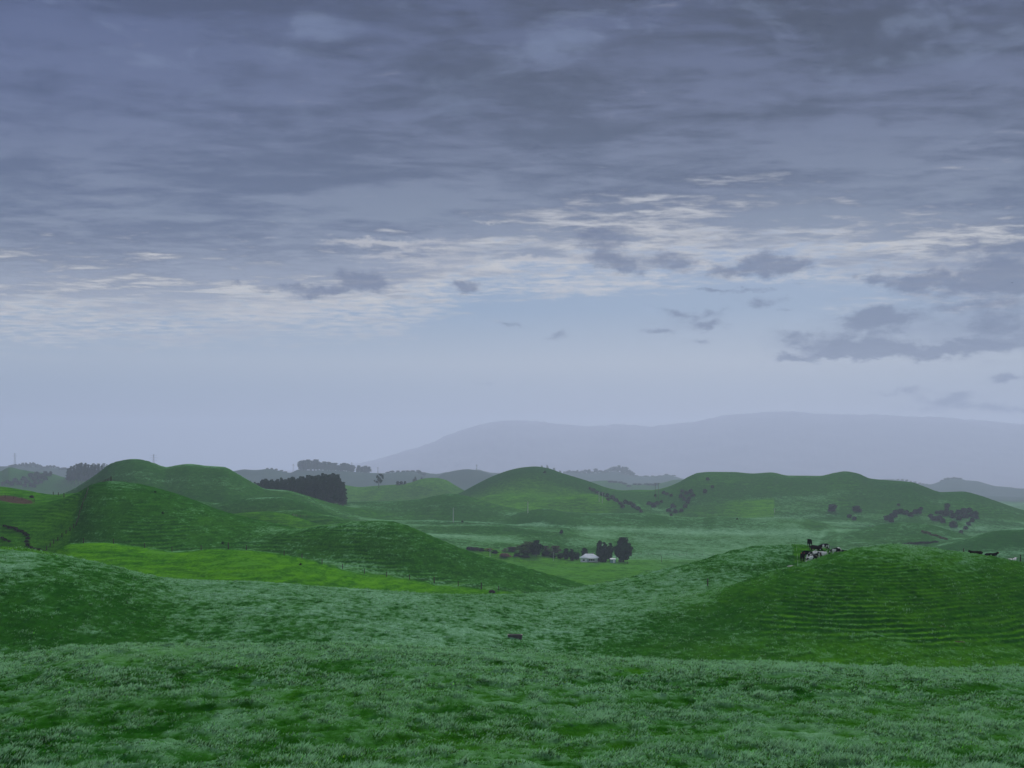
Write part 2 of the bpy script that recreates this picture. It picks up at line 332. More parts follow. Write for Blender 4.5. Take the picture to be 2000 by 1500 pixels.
# ridges: distance curve, skyline points (px, py), width of the near face, width of the far face
RIDGES = [
 ('saddle', [(0,205),(900,215),(1300,262),(1650,285),(2000,300)],
  [(-900,1040),(-300,1052),(0,1069),(60,1074),(130,1087),(200,1102),(300,1126),(350,1134),(420,1138),(500,1140),(600,1147),(700,1155),(800,1162),(900,1166),(980,1166),(1060,1162),(1130,1151),(1200,1137),(1280,1115),(1340,1102),(1400,1085),(1460,1069),(1500,1064),(1550,1062),(1600,1067),(1650,1082),(1700,1098),(1800,1104),(1900,1104),(2000,1112),(2400,1120),(2900,1100)], 62, 40),
 ('terraced', [(1000,190),(1500,222),(2000,232)],
  [(900,1330),(1000,1275),(1100,1240),(1200,1205),(1300,1180),(1400,1158),(1460,1136),(1520,1115),(1580,1097),(1640,1080),(1690,1070),(1750,1065),(1800,1069),(1860,1079),(1920,1086),(1960,1093),(2000,1102),(2100,1125),(2300,1180),(2600,1300)], 48, 26),
 ('bright', [(0,380),(1000,400)],
  [(-200,1120),(0,1110),(90,1085),(140,1062),(200,1060),(270,1068),(340,1077),(440,1072),(520,1078),(600,1093),(660,1110),(780,1136),(900,1153),(1000,1163),(1100,1185),(1200,1230)], 120, 60),
 ('left_hill', [(0,520),(1000,500)],
  [(-600,1040),(-300,1010),(-100,990),(0,982),(60,984),(110,976),(150,962),(182,945),(215,939),(260,943),(320,957),(380,977),(430,997),(470,1008),(510,1017),(560,1028),(620,1042),(700,1070),(800,1110),(1000,1200)], 120, 60),
 ('near_dome', [(400,470),(1200,450)],
  [(430,1110),(500,1068),(560,1043),(600,1034),(650,1025),(700,1020),(745,1018),(785,1024),(820,1038),(860,1055),(900,1072),(950,1089),(1000,1103),(1060,1121),(1120,1139),(1180,1160),(1250,1200)], 70, 55),
 ('left_field', [(-200,640),(1000,640)],
  [(-900,930),(-300,940),(0,950),(50,957),(105,965),(170,960),(240,985),(320,1030),(400,1090)], 150, 60),
 ('knoll', [(0,760),(2000,760)],
  [(380,1060),(430,1012),(470,1003),(520,1000),(560,1005),(600,1018),(650,1035),(700,1060),(760,1100)], 70, 60),
 ('frost_fold', [(0,840),(2000,840)],
  [(440,1060),(500,1012),(540,998),(580,996),(620,1002),(680,1014),(740,1026),(800,1040),(900,1080)], 70, 60),
 ('fold_low', [(0,1000),(2000,960)],
  [(600,1060),(700,1045),(780,1041),(845,1046),(930,1054),(1010,1060),(1090,1078),(1200,1100)], 90, 50),
 ('fold_mid', [(0,1080),(2000,1080)],
  [(560,1060),(680,1042),(760,1032),(830,1030),(890,1030),(930,1027),(970,1028),(1030,1037),(1100,1047),(1160,1055),(1240,1070),(1330,1095)], 80, 60),
 ('fold_pole', [(0,1160),(2000,1160)],
  [(600,1060),(720,1030),(800,1022),(860,1019),(900,1019),(950,1023),(1010,1034),(1080,1050),(1200,1080)], 80, 60),
 ('knob', [(0,1380),(2000,1380)],
  [(560,1030),(640,988),(690,982),(760,980),(820,976),(850,969),(880,965),(910,969),(950,981),(1000,996),(1060,1012),(1120,1040)], 150, 90),
 ('long_fold', [(0,1300),(2000,1300)],
  [(900,1060),(960,1030),(1000,1016),(1030,1003),(1065,995),(1100,1000),(1150,1003),(1250,1003),(1310,1009),(1370,1012),(1400,1009),(1440,1012),(1480,1014),(1560,1014),(1620,1024),(1680,1027),(1710,1031),(1740,1040),(1790,1052),(1850,1064),(1950,1075)], 170, 70),
 ('far_green', [(0,1500),(2000,1500)],
  [(1000,1010),(1060,1000),(1110,978),(1150,968),(1175,974),(1210,992),(1250,1006),(1300,1020)], 120, 70),
 ('pasture', [(0,1560),(2000,1560)],
  [(860,1010),(920,985),(960,970),(1020,968),(1080,974),(1150,985),(1250,1010)], 160, 60),
 ('mid_right', [(0,1500),(2000,1500)],
  [(1380,1030),(1420,1012),(1470,998),(1530,995),(1590,1000),(1640,1010),(1700,1030),(1780,1050)], 160, 80),
 ('right_mound', [(0,1180),(2000,1120)],
  [(1480,1090),(1600,1066),(1690,1038),(1732,1025),(1765,1021),(1810,1025),(1850,1036),(1890,1050),(1930,1064),(2000,1085)], 90, 60),
 ('right_fold', [(0,980),(2000,960)],
  [(1750,1100),(1840,1068),(1890,1054),(1930,1041),(1970,1034),(2000,1032),(2100,1020),(2400,1040),(2900,1030)], 110, 90),
 ('big_left', [(0,1180),(520,1180),(700,1260)],
  [(-300,1010),(0,985),(90,972),(130,961),(160,945),(190,925),(218,905),(240,899),(262,896.5),(282,899),(302,905),(325,912),(345,909),(370,906),(400,909),(437,911),(462,923),(500,945),(520,954),(560,957),(600,968),(640,981),(670,990),(720,1005),(800,1030)], 200, 120),
 ('big_left_foot', [(0,980),(2000,980)],
  [(180,1040),(260,1000),(330,985),(380,980),(420,985),(450,980),(490,973),(540,971),(590,978),(640,1000),(700,1030)], 90, 80),
 ('dark_hill', [(0,1750),(2000,1750)],
  [(820,1000),(880,972),(905,960),(930,946),(960,931),(1000,917),(1020,913),(1045,911),(1068,914),(1100,925),(1150,941),(1190,957),(1220,965),(1255,967),(1300,975),(1400,1000)], 190, 120),
 ('right_hill', [(0,1780),(1400,1720),(2000,1600)],
  [(1180,985),(1240,968),(1270,966),(1300,956),(1325,944),(1345,932),(1365,924),(1390,922),(1430,922),(1470,925),(1505,923),(1540,929),(1600,929),(1630,923),(1650,920),(1675,924),(1700,934),(1740,938),(1780,942),(1805,951),(1840,962),(1880,961),(1905,966),(1950,981),(2000,999),(2100,1020),(2400,1010),(2900,1000)], 260, 180),
 ('small_bright', [(0,2100),(2000,2100)],
  [(640,965),(670,948),(700,952),(730,950),(770,948),(800,944),(825,936),(847,934),(870,938),(890,949),(910,960),(960,975)], 150, 100),
 ('far_left', [(0,2900),(2000,2900)],
  [(-900,930),(-300,905),(-60,922),(0,921),(18,913),(40,917),(70,922),(100,925),(125,932),(170,940),(240,960)], 260, 160),
 ('far_left_two', [(0,5200),(2000,5200)],
  [(-600,905),(-100,910),(0,911),(40,910),(80,912),(120,914),(150,916),(200,912),(260,935)], 300, 200),
 ('blue_mid', [(0,4300),(2000,4300)],
  [(760,960),(820,940),(850,935),(870,925),(895,919),(918,916),(940,921),(965,929),(1000,938),(1060,960)], 260, 200),
 ('blue_left', [(0,4800),(440,4500),(780,4500),(900,5200),(1200,6200),(2000,6200)],
  [(300,930),(455,921),(478,916),(500,918),(520,917),(545,922),(565,926),(585,918),(640,918),(700,922),(760,923),(800,922),(850,928),(880,922),(920,919),(980,925),(1050,932),(1100,925),(1150,924),(1200,922),(1240,931),(1280,933),(1305,930),(1335,938),(1400,950)], 450, 300),
 ('blue_front', [(0,3900),(2000,3900)],
  [(1060,960),(1120,945),(1180,940),(1225,947),(1260,949),(1290,947),(1320,940),(1350,938),(1400,960)], 240, 200),
 ('blue_right', [(0,6000),(2000,5800)],
  [(1600,950),(1740,938),(1780,944),(1815,950),(1840,942),(1862,937),(1890,941),(1920,946),(1950,955),(2000,964),(2100,975),(2400,950),(2900,930)], 320, 200),
 ('mountain', [(0,13500),(2000,13200)],
  [(-900,925),(300,925),(620,920),(730,900),(800,880),(850,862),(900,842),(960,827),(1000,823),(1080,827),(1150,835),(1212,830),(1260,834),(1350,827),(1420,813),(1480,808),(1550,806),(1600,810),(1700,812),(1850,818),(2000,830),(2300,850),(2900,900)], 2700, 1100),
]
def base_height(px, d):
    zc = -(P(px, CREST0) - YH)/F*76.0
    near = np.interp(d, [0, 4, 14, 28], [-1.72, -2.3, -4.15, -6.15])
    t = np.clip((d-28)/48, 0, 1)
    slope0 = -0.128
    a = -6.15; h00 = 2*t**3-3*t**2+1; h10 = t**3-2*t**2+t; h01 = -2*t**3+3*t**2; h11 = t**3-t**2
    fore = h00*a + h10*48*slope0 + h01*zc + h11*48*(-0.135)
    v = np.interp(d, [76, 90, 108, 130, 160, 230, 350, 480, 700, 950, 1300, 2000, 3000, 20000],
                     [0, -3.4, -9.5, -12.5, -14, -19, -33, -42, -48, -49, -53, -58, -60, -60])
    # the crest rolls over at 76 m, then the valley
    z = np.where(d < 28, near, np.where(d < 76, fore, zc*np.exp(-np.maximum(d-76, 0)/900.) + v))
    return z
def height(px, d, detail=True):
    z = base_height(px, d)
    k = 0.006*d + 0.05
    for name, dc, pts, wf, wb in RIDGES:
        D = P(px, dc); y = P(px, pts)
        if pts[0][0] > -600: y = y + 0.35*np.maximum(pts[0][0]-px, 0)
        if pts[-1][0] < 2800: y = y + 0.35*np.maximum(px-pts[-1][0], 0)
        zc = (YH - y)/F*D
        t = np.where(d < D, (d-D)/wf, (d-D)/wb)
        g = np.exp(-t*t)
        fl = np.minimum(base_height(px, d), zc)
        r = fl + (zc-fl)*g
        live = g > 1e-4
        r = np.where(live, r, -1e6)
        kk = k*sst(0.02, 0.35, g)*sst(-3, 4, zc-base_height(px, D)) + 1e-6
        m = np.maximum(z, r); z = m + kk*np.log1p(np.exp(-np.minimum(np.abs(z-r)/kk, 40)))*0.9
    if detail:
        x = (px-1000)/F*d
        z = z + sst(0, 400, d)*fbm(x/110, d/150, 3)*np.interp(d, [0,700,1500,3000,5000,16000],[0.5,0.8,0.8,2,8,22])
    return z
# ---------------------------------------------------------------- the ground sheet
def zones(px, d, slope, rel):
    "where the grass is pale with dew and painted light, lush, or worn to soil (fields as they lie on the land)"
    shp = np.broadcast(px, d).shape
    x = (px-1000)/F*d + np.zeros(shp); dd = d + np.zeros(shp); pp = px + np.zeros(shp)
    n1 = fbm(x/23, dd/31, 3); n2 = fbm(x/90, dd/90, 2); n3 = fbm(x/6, dd/9, 3)
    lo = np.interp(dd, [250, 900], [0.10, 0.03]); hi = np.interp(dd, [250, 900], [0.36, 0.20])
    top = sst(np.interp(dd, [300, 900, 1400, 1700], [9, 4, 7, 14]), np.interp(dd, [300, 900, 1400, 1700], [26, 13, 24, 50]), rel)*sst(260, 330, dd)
    dew_light = 0.82 - 0.70*sst(0, 1, (slope-lo)/(hi-lo)) - np.where(dd < 900, 0.20, 0.32)*top + 0.34*n1 + 0.22*n2 + 0.20*n3  # grazing sheen painted in with the dew: flats paler, steep faces darker
    lush = np.clip(0.14 + 0.22*n2, 0, 1)
    def put(mask, val): 
        nonlocal lush
        lush = lush*(1-mask) + np.clip(val, 0, 1)*mask
    band = lambda v, a, b, s: sst(a-s, a+s, v)*(1-sst(b-s, b+s, v))
    jag = 4*n3
    Db = P(px, [(0,380),(1000,400)]) + np.zeros(shp)
    far = Db - 1.5
    paddock = band(pp, 84, 1075, 3)*sst(236, 240, dd)*(1-sst(-5.0, 2.0, dd-far+6*n3))
    put(paddock, 0.98 + 0.2*n3); dew_light = dew_light*(1-paddock) + (0.05 + 0.35*n3 + 0.2*n1)*paddock
    strip = (1-sst(60, 130, pp+12*n3))*band(dd, 201, 232, 1.0); put(strip, 0.9); dew_light -= strip*0.6
    pb = np.interp(dd, [330, 520], [88, 170]); lf = (1-sst(-3, 3, pp-pb))*band(dd, 242, 860, 6); put(lf, 0.50+0.25*n1+0.2*n2); dew_light = dew_light*(1-lf*.6) - 0.25*lf
    rt = sst(1120, 1480, pp - (dd-190)*2.0 + 60*n1)*band(dd, 128, 236, 3); put(rt, 0.45+0.35*n1+0.2*n2); dew_light -= rt*(0.50 - 0.60*sst(195, 226, dd + 14*n1))
    rim = (1-sst(1150, 1350, pp))*band(dd, 176, 232, 14); dew_light += 0.28*rim*(1-strip)  # bright crest light painted along the saddle as extra paleness
    rim0 = band(dd, 62, 80, 8); dew_light += 0.45*rim0  # same painted crest light on the foreground edge
    dk = (1-sst(60, 520, pp+120*n1))*band(dd, 128, 182, 14); dew_light -= 0.36*dk; lush = lush*(1-.5*dk)
    cowp = band(pp + jag, 1549, 1700, 2)*band(dd, 240, 330, 2); put(cowp, 0.55); dew_light = dew_light*(1-cowp) + 0.02*cowp
    hf = band(pp, 930, 1400, 14)*band(dd, 640, 905, 14); put(hf, 0.75 + 0.2*n1 - 0.35*sst(1240, 1330, pp)); dew_light -= hf*0.35
    ps = band(pp, 900, 1200, 20)*band(dd, 1395, 1640, 25); put(ps, 0.75+0.4*n1); dew_light -= ps*0.4
    mr = band(pp, 1380, 1512, 1.5)*band(dd, 1385, 1498, 8)*sst(1375, 1470, pp); put(mr, 0.85+0.2*n1); dew_light -= mr*0.3
    mr2 = band(pp, 1513, 1640, 4)*band(dd, 1385, 1510, 12); dew_light += mr2*0.35
    sb = band(pp, 640, 900, 20)*band(dd, 1750, 2290, 40); put(sb, 0.7+0.3*n1); dew_light -= sb*0.4
    kn = band(pp, 420, 620, 20)*band(dd, 690, 765, 6); put(kn, 0.6+0.2*n1); dew_light -= kn*0.35
    sad = band(pp, 1180, 1330, 20)*band(dd, 1700, 1960, 30); put(sad, 0.5+0.3*n1)
    fore = 1-sst(78, 84, dd); put(fore, 0.30+0.3*n2+0.25*n3); 
    for nm_, dc_, _p, _w, _b in RIDGES:      # backlit glow painted as paler grass along rims of the low folds
        if nm_ in ('fold_low', 'fold_mid', 'fold_pole', 'long_fold', 'right_mound', 'right_fold', 'frost_fold', 'far_green', 'knob'):
            dew_light = dew_light + 0.42*np.exp(-((dd-P(pp, dc_)-6)/20)**2)*sst(3, 8, rel)
    # pockets of bare soil: (px, d, half width px, half depth m)
    soil = np.zeros(shp)
    for (cx, cd, rx, rd) in SOIL:
        soil = np.maximum(soil, np.exp(-(((pp-cx)/rx)**2 + ((dd-cd)/rd)**2)**1.5)*1.0)
    wood = sst(3700, 4300, dd + 400*n1); dew_light = dew_light*(1-wood) - 1.2*wood; lush = lush*(1-wood)
    dew_light = dew_light - 0.22*sst(1480, 1650, dd)*(1-sst(3300, 3700, dd)) + 2.6*sst(7000, 8000, dd)  # last term pales the mountain, haze painted into its colour
    dew_light = dew_light - 0.30*(1-sst(148, 180, dd))*sst(84, 100, dd)
    return dew_light, lush, soil
SOIL = [(28, 594, 42, 9), (1390, 820, 22, 8), (1350, 730, 22, 3), (1785, 690, 32, 4), (1005, 148, 16, 1.2), (1875, 176, 12, 0.5), (1840, 183, 9, 0.4)]
def tuss(x, y): return fbm(x/0.95, y/0.85, 4, 0.6)
def build_ground():
    fine = np.arange(-140, 2141, 2.25)
    ang = np.arctan((fine-1000)/F)
    A0 = ang[-1]
    left = -np.concatenate([np.linspace(A0, R(60), 60)[1:], np.linspace(R(60), R(180), 40)[1:]])[::-1]
    right = np.concatenate([np.linspace(A0, R(60), 60)[1:], np.linspace(R(60), R(180), 40)[1:]])
    a = np.concatenate([left, ang, right]); s = 1/np.cos(np.minimum(np.abs(a), A0))
    px = np.clip(1000 + F*np.tan(np.clip(a, -R(60), R(60))), -900, 2900)
    d = np.concatenate([np.linspace(1.2, 24, 30), np.linspace(24, 80, 330)[1:], np.linspace(80, 140, 60)[1:], np.linspace(140, 300, 430)[1:],
                        np.geomspace(300, 700, 350)[1:], np.geomspace(700, 2300, 400)[1:], np.geomspace(2300, 15200, 210)[1:]])
    PX, D = px[None, :], d[:, None]
    Z = height(PX, D)
    wr = sst(R(120), R(180), a)[None, :]
    zl = height(np.array([[-900.]]), D)
    Z = Z*(1-wr) + zl*wr
    r = D*s[None, :]; X = r*np.sin(a)[None, :]; Y = r*np.cos(a)[None, :]
    def grads(Z):
        gd = np.gradient(Z, axis=0)/np.gradient(d)[:, None]
        gx = np.gradient(Z, axis=1)/(np.maximum(np.hypot(np.gradient(X, axis=1), np.gradient(Y, axis=1)), 1e-3))
        return np.hypot(gd, gx)
    slope = grads(Z)
    dew_light, lush, soil = zones(PX, D, slope, Z - base_height(PX, D))
    # animal tracks: little steps along the contours of the steep faces
    st = np.where(D < 235, 0.42, np.where(D < 700, 1.05, 2.4)) + 0*Z
    amp = sst(np.where((D > 240) & (D < 420) & (PX < 1075), 0.04, 0.10), np.where((D > 240) & (D < 420) & (PX < 1075), 0.12, 0.20), slope)*np.interp(D, [120, 140, 205, 228, 236, 260, 500, 700, 1500, 2300], [0, 1, 1, 0.15, 0.1, .5, .5, .4, .35, 0])
    rightface = sst(1300, 1640, PX + 60*fbm(X/12, Y/9, 2))*(D < 236); amp = amp*np.where(D < 236, 0.12+0.95*rightface, 1.0)
    wob = 1.1*fbm(X/24, Y/26, 3) + 0.26*fbm(X/5.5, Y/6, 3)
    ph = 2*np.pi*(Z + wob*st)/st
    patch = np.where(D < 236, 0.25, 0.15) + np.where(D < 236, 0.75, 0.85)*sst(-0.35, 0.2, fbm(X/20, Y/22, 3))
    Z = Z + amp*patch*st/(2*np.pi)*1.1*np.sin(ph)
    tr = amp*patch*np.cos(ph + 2.6); dew_light = dew_light + 0.40*tr; lush = np.clip(lush + 0.60*tr*(lush > 0.2), 0, 1)
    # hummocks, their lit tops and shaded gaps also painted into the grass tone
    lump = np.interp(D, [0, 20, 80, 160, 300, 600], [0.03, 0.12, 0.13, 0.13, 0.12, 0.0])
    hz = tuss(X, Y); Z = Z + lump*hz*1.5 + lump*1.3*fbm(X/6, Y/5, 2)
    dew_light = dew_light + 0.95*hz*np.interp(D, [20, 140, 400, 800], [1, 1, 1, 0.3])
    for (cx, cd, rx, rd) in SOIL:   # worn hollows
        Z -= 0.5*np.exp(-(((PX-cx)/rx)**2 + ((D-cd)/rd)**2))*(1 if cd > 200 else 0.3)
    nr, nc = Z.shape
    V = np.stack([X, Y, Z], -1).reshape(-1, 3)
    V = np.vstack([V, [[0, 0, -1.72]]]).astype(np.float32)
    idx = np.arange(nr*nc, dtype=np.int32).reshape(nr, nc)
    q = np.stack([idx[:-1, :-1], idx[:-1, 1:], idx[1:, 1:], idx[1:, :-1]], -1).reshape(-1, 4)
    cap = np.stack([np.full(nc-1, nr*nc, np.int32), idx[0, 1:], idx[0, :-1]], -1)
    me = bpy.data.meshes.new('ground')
    me.vertices.add(len(V)); me.vertices.foreach_set('co', V.ravel())
    loops = np.concatenate([q.ravel(), cap.ravel()]).astype(np.int32)
    starts = np.concatenate([np.arange(len(q))*4, len(q)*4 + np.arange(len(cap))*3]).astype(np.int32)
    me.loops.add(len(loops)); me.loops.foreach_set('vertex_index', loops)
    me.polygons.add(len(starts)); me.polygons.foreach_set('loop_start', starts)
    me.polygons.foreach_set('use_smooth', np.ones(len(starts), bool))
    me.update(calc_edges=True)
    # winding: make the faces look up
    for nm, arr in (('dew_light', dew_light), ('lush', lush), ('soil', soil), ('bush', sst(3600, 4300, D) + 0*Z + sst(7000, 8500, D))):  # bush: woods, then painted haze on the mountain at the highest values
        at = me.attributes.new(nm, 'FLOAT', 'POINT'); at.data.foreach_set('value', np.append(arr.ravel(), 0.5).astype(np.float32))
    if me.polygons[len(q)//2].normal.z < 0: me.flip_normals()
    o = link_mesh('ground', me, M['ground']); tag(o, kind='structure')
    return dict(px=px, d=d, Z=Z, fr=dew_light, lu=lush)
GR = build_ground()
def gz(x, y):
    "ground height under a point (in front of the camera)"
    px = 1000 + F*x/y
    j = np.clip(np.searchsorted(GR['px'], px)-1, 0, len(GR['px'])-2); i = np.clip(np.searchsorted(GR['d'], y)-1, 0, len(GR['d'])-2)
    a = np.clip((px-GR['px'][j])/(GR['px'][j+1]-GR['px'][j]+1e-9), 0, 1); b = np.clip((y-GR['d'][i])/(GR['d'][i+1]-GR['d'][i]), 0, 1)
    out = []
    for k in ('Z', 'fr', 'lu'):
        Zk = GR[k]; out.append(Zk[i, j]*(1-a)*(1-b) + Zk[i, j+1]*a*(1-b) + Zk[i+1, j]*(1-a)*b + Zk[i+1, j+1]*a*b)
    return out
def at(px, d):
    "point on the ground at a bearing (given as px) and a distance"
    x = (px-1000)/F*d; return Vector((x, d, float(gz(np.array(x), np.array(float(d)))[0])))
def hit(px, py, dmin=26, dmax=7000):
    "first ground met by the sight line through (px, py)"
    d = np.geomspace(dmin, dmax, 4000); x = (px-1000)/F*d; y = YH - F*gz(x, d)[0]/d
    k = np.argmax(y <= py)
    return at(px, float(d[k]))
# ---------------------------------------------------------------- grass blades
def build_grass():
    rs = np.random.RandomState(3); V = []; Cc = []; Fq = []; base = 0
    def batch(n, d0, d1, hmin, hmax, w, expo, tuft, pmin=-60, pmax=2060, seg=2):
        nonlocal base
        u = rs.rand(n); d = (d0**expo + u*(d1**expo-d0**expo))**(1/expo); px = pmin + rs.rand(n)*(pmax-pmin)
        x = (px-1000)/F*d
        c = tuss(x, d); c2 = fbm(x/4.5+31, d/5.5, 2); c = c + 0.35*c2; keep = rs.rand(n) < np.clip(0.60 + 1.2*c, 0.42, 1)
        x, d, c = x[keep], d[keep], c[keep]; n = len(x)
        z, fr, lu = gz(x, d)
        nf = vnoise(x*7.3, d*6.1); nf2 = vnoise(x*2.9+40, d*2.2); hh = (hmin + (hmax-hmin)*rs.rand(n))*(0.42 + 1.7*np.clip(c+0.12, 0, 1))*(0.8+0.3*nf); ang = rs.rand(n)*np.pi*2
        lean = (0.25+0.75*rs.rand(n))*hh; la = rs.normal(0.5, 1.1, n)
        ww = w*(0.7+0.6*rs.rand(n)); ex, ey = np.cos(ang)*ww/2, np.sin(ang)*ww/2
        lx, ly = np.cos(la)*lean, np.sin(la)*lean
        p = lambda sx, fl, fh: np.stack([x + sx*ex + lx*fl, d + sx*ey + ly*fl, z - 0.03 + hh*fh], -1)
        vs = np.stack([p(-1, 0, 0), p(1, 0, 0), p(0.85, 0.30, 0.55), p(-0.85, 0.30, 0.55), p(0, 1.0, 0.95)], 1)
        # colour: green foot darkened as painted gap shade, pale tip where dew lies
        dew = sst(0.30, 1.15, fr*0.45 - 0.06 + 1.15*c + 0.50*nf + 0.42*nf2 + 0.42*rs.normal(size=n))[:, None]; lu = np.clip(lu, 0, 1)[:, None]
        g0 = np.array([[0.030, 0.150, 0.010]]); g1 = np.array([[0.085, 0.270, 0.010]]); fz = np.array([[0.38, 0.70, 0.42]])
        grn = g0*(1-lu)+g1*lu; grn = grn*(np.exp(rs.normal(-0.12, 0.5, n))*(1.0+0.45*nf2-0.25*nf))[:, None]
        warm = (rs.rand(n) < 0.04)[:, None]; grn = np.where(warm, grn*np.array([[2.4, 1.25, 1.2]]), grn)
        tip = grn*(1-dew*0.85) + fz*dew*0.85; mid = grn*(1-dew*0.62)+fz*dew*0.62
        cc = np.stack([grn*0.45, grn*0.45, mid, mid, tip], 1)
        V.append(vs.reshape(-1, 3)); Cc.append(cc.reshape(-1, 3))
        b = base + np.arange(n)[:, None]*5
        Fq.append((b + np.array([[0, 1, 2, 3]]), b + np.array([[3, 2, 4]]))); base += n*5
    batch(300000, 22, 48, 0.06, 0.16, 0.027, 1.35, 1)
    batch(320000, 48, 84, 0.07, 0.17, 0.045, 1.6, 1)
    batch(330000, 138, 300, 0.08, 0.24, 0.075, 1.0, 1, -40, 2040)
    V = np.vstack(V).astype(np.float32); Cc = np.vstack(Cc)
    q = np.vstack([f[0] for f in Fq]).astype(np.int32); t = np.vstack([f[1] for f in Fq]).astype(np.int32)
    me = bpy.data.meshes.new('grass'); me.vertices.add(len(V)); me.vertices.foreach_set('co', V.ravel())
    loops = np.concatenate([q.ravel(), t.ravel()]); starts = np.concatenate([np.arange(len(q))*4, len(q)*4+np.arange(len(t))*3]).astype(np.int32)
    me.loops.add(len(loops)); me.loops.foreach_set('vertex_index', loops); me.polygons.add(len(starts)); me.polygons.foreach_set('loop_start', starts)
    me.update(calc_edges=True)
    at_ = me.color_attributes.new('blade', 'FLOAT_COLOR', 'POINT'); at_.data.foreach_set('color', np.hstack([Cc, np.ones((len(Cc), 1))]).astype(np.float32).ravel())
    o = link_mesh('grass', me, M['grass']); tag(o, 'dewy pasture grass covering the near slopes', 'grass', kind='stuff')
build_grass()
# ---------------------------------------------------------------- trees and shrubs
def crown_mesh(name, mat, H, W, n, leaf, prof, seed, z0=0.12, lumps=26, lump=0.30, core=0.62, flat=0.8):
    rs = np.random.RandomState(seed)
    tl = z0 + (1-z0)*rs.rand(lumps)**0.9; al = rs.rand(lumps)*2*np.pi
    rl = np.array([prof((t-z0)/(1-z0)) for t in tl])*W/2*(0.45+0.5*rs.rand(lumps))
    C = np.stack([rl*np.cos(al), rl*np.sin(al), tl*H], 1)
    k = rs.randint(0, lumps, n); rad = W*lump*(0.55+0.7*rs.rand(lumps))[k]
    v = rs.normal(size=(n, 3)); v /= np.linalg.norm(v, axis=1)[:, None]; v *= (rs.rand(n)**0.45)[:, None]*rad[:, None]*0.5; v[:, 2] *= flat
    p = C[k] + v; p[:, 2] = np.clip(p[:, 2], z0*H*0.7, H)
    a = rs.normal(size=(n, 3)); a /= np.linalg.norm(a, axis=1)[:, None]; b = np.cross(a, rs.normal(size=(n, 3))); b /= np.linalg.norm(b, axis=1)[:, None]
    s = leaf*(0.6+0.8*rs.rand(n))[:, None]
    V = np.stack([p - a*s*0.5, p + b*s*0.5, p + a*s*0.6, p - b*s*0.5], 1).reshape(-1, 3)
    Fc = [(4*i, 4*i+1, 4*i+2, 4*i+3) for i in range(n)]
    mb = MB(); mb.add(V, Fc)
    if core > 0:      # dense inner foliage, one ragged hull
        nu, nv = 10, 7; vs = []
        for j in range(nv):
            t = (j+0.5)/nv
            for i in range(nu):
                r = prof(t)*W/2*core*(0.75+0.5*rs.rand()); th = 2*math.pi*(i+0.3*rs.rand())/nu
                vs.append((r*math.cos(th), r*math.sin(th), (z0+(1-z0)*t*0.93)*H))
        f = [(j*nu+i, j*nu+(i+1) % nu, (j+1)*nu+(i+1) % nu, (j+1)*nu+i) for j in range(nv-1) for i in range(nu)]
        f += [tuple(range(nu))[::-1], tuple(range((nv-1)*nu, nv*nu))]
        mb.add(vs, f)
    me = bpy.data.meshes.new(name); me.from_pydata([tuple(map(float, q)) for q in mb.v], [], mb.f); me.materials.append(mat); me.update()
    return me
def trunk_mesh(H, r, seed, limbs=5, top=0.9, spread=0.16):
    rs = random.Random(seed); mb = MB(); pts = [Vector((0, 0, -0.6))]
    for i in range(1, 6):
        pts.append(Vector((rs.uniform(-1, 1)*r*0.8*i*0.3, rs.uniform(-1, 1)*r*0.8*i*0.3, H*top*i/5)))
    for i in range(5): mb.tube(pts[i], pts[i+1], r*(1-i*0.17), r*(1-(i+1)*0.17), 6)
    for i in range(limbs):
        t = 0.25+0.6*rs.random(); a = rs.random()*6.28; b = pts[0].lerp(pts[-1], t); L = H*spread*(1.3-t)
        e = b + Vector((math.cos(a)*L, math.sin(a)*L, L*0.8)); mb.tube(b, e, r*0.4*(1.1-t), r*0.12, 5)
    me = bpy.data.meshes.new('trunk'); me.from_pydata(mb.v, [], mb.f); me.materials.append(M['bark']); me.update(); return me
pf_pine = lambda t: (1-t)**0.75*(0.55+0.45*min(1, t*6+0.3))
pf_col = lambda t: math.sin(min(1, t*1.25+0.22)*math.pi*0.5)*(1-max(0, t-0.55)/0.5)**0.8 if t < 1 else 0.0
pf_round = lambda t: max(0.05, math.sin(math.pi*min(1, t*0.86+0.12)))**0.6
pf_dome = lambda t: max(0.02, 1-t**2.2)**0.5
KINDS_ = {}
def kind(key, name, n_var, H, W, trunk_r, mat, n, leaf, prof, **kw):
    KINDS_[key] = (name, H, W, [(crown_mesh('crown', M[mat], H, W, n, leaf, prof, 100+7*i+len(KINDS_)*31, **kw), trunk_mesh(H, trunk_r, i*5+len(KINDS_), top=0.85 if prof is not pf_dome else 0.5)) for i in range(n_var)])
kind('pine', 'pine_tree', 4, 30, 9.5, 0.38, 'pine', 1500, 1.15, pf_pine, z0=0.16, lumps=34, lump=0.32, core=0.6)
kind('conifer', 'conifer_tree', 3, 16, 8, 0.35, 'dark', 2600, 0.62, pf_col, z0=0.03, lumps=40, lump=0.34, core=0.75)
kind('hedge', 'conifer_tree', 1, 15.5, 13.5, 0.5, 'dark', 5200, 0.60, pf_col, z0=0.01, lumps=80, lump=0.22, core=0.84)
kind('round', 'broadleaf_tree', 3, 18, 15, 0.4, 'dark', 2200, 1.0, pf_round, z0=0.05, lumps=30, lump=0.30, core=0.6)
kind('far', 'woodland_tree', 3, 20, 15, 0.4, 'pine', 700, 1.9, pf_round, z0=0.08, lumps=18, lump=0.34, core=0.7)
kind('olive', 'willow_tree', 1, 12, 15, 0.35, 'olive', 3600, 0.6, pf_dome, z0=0.04, lumps=46, lump=0.26, core=0.7)
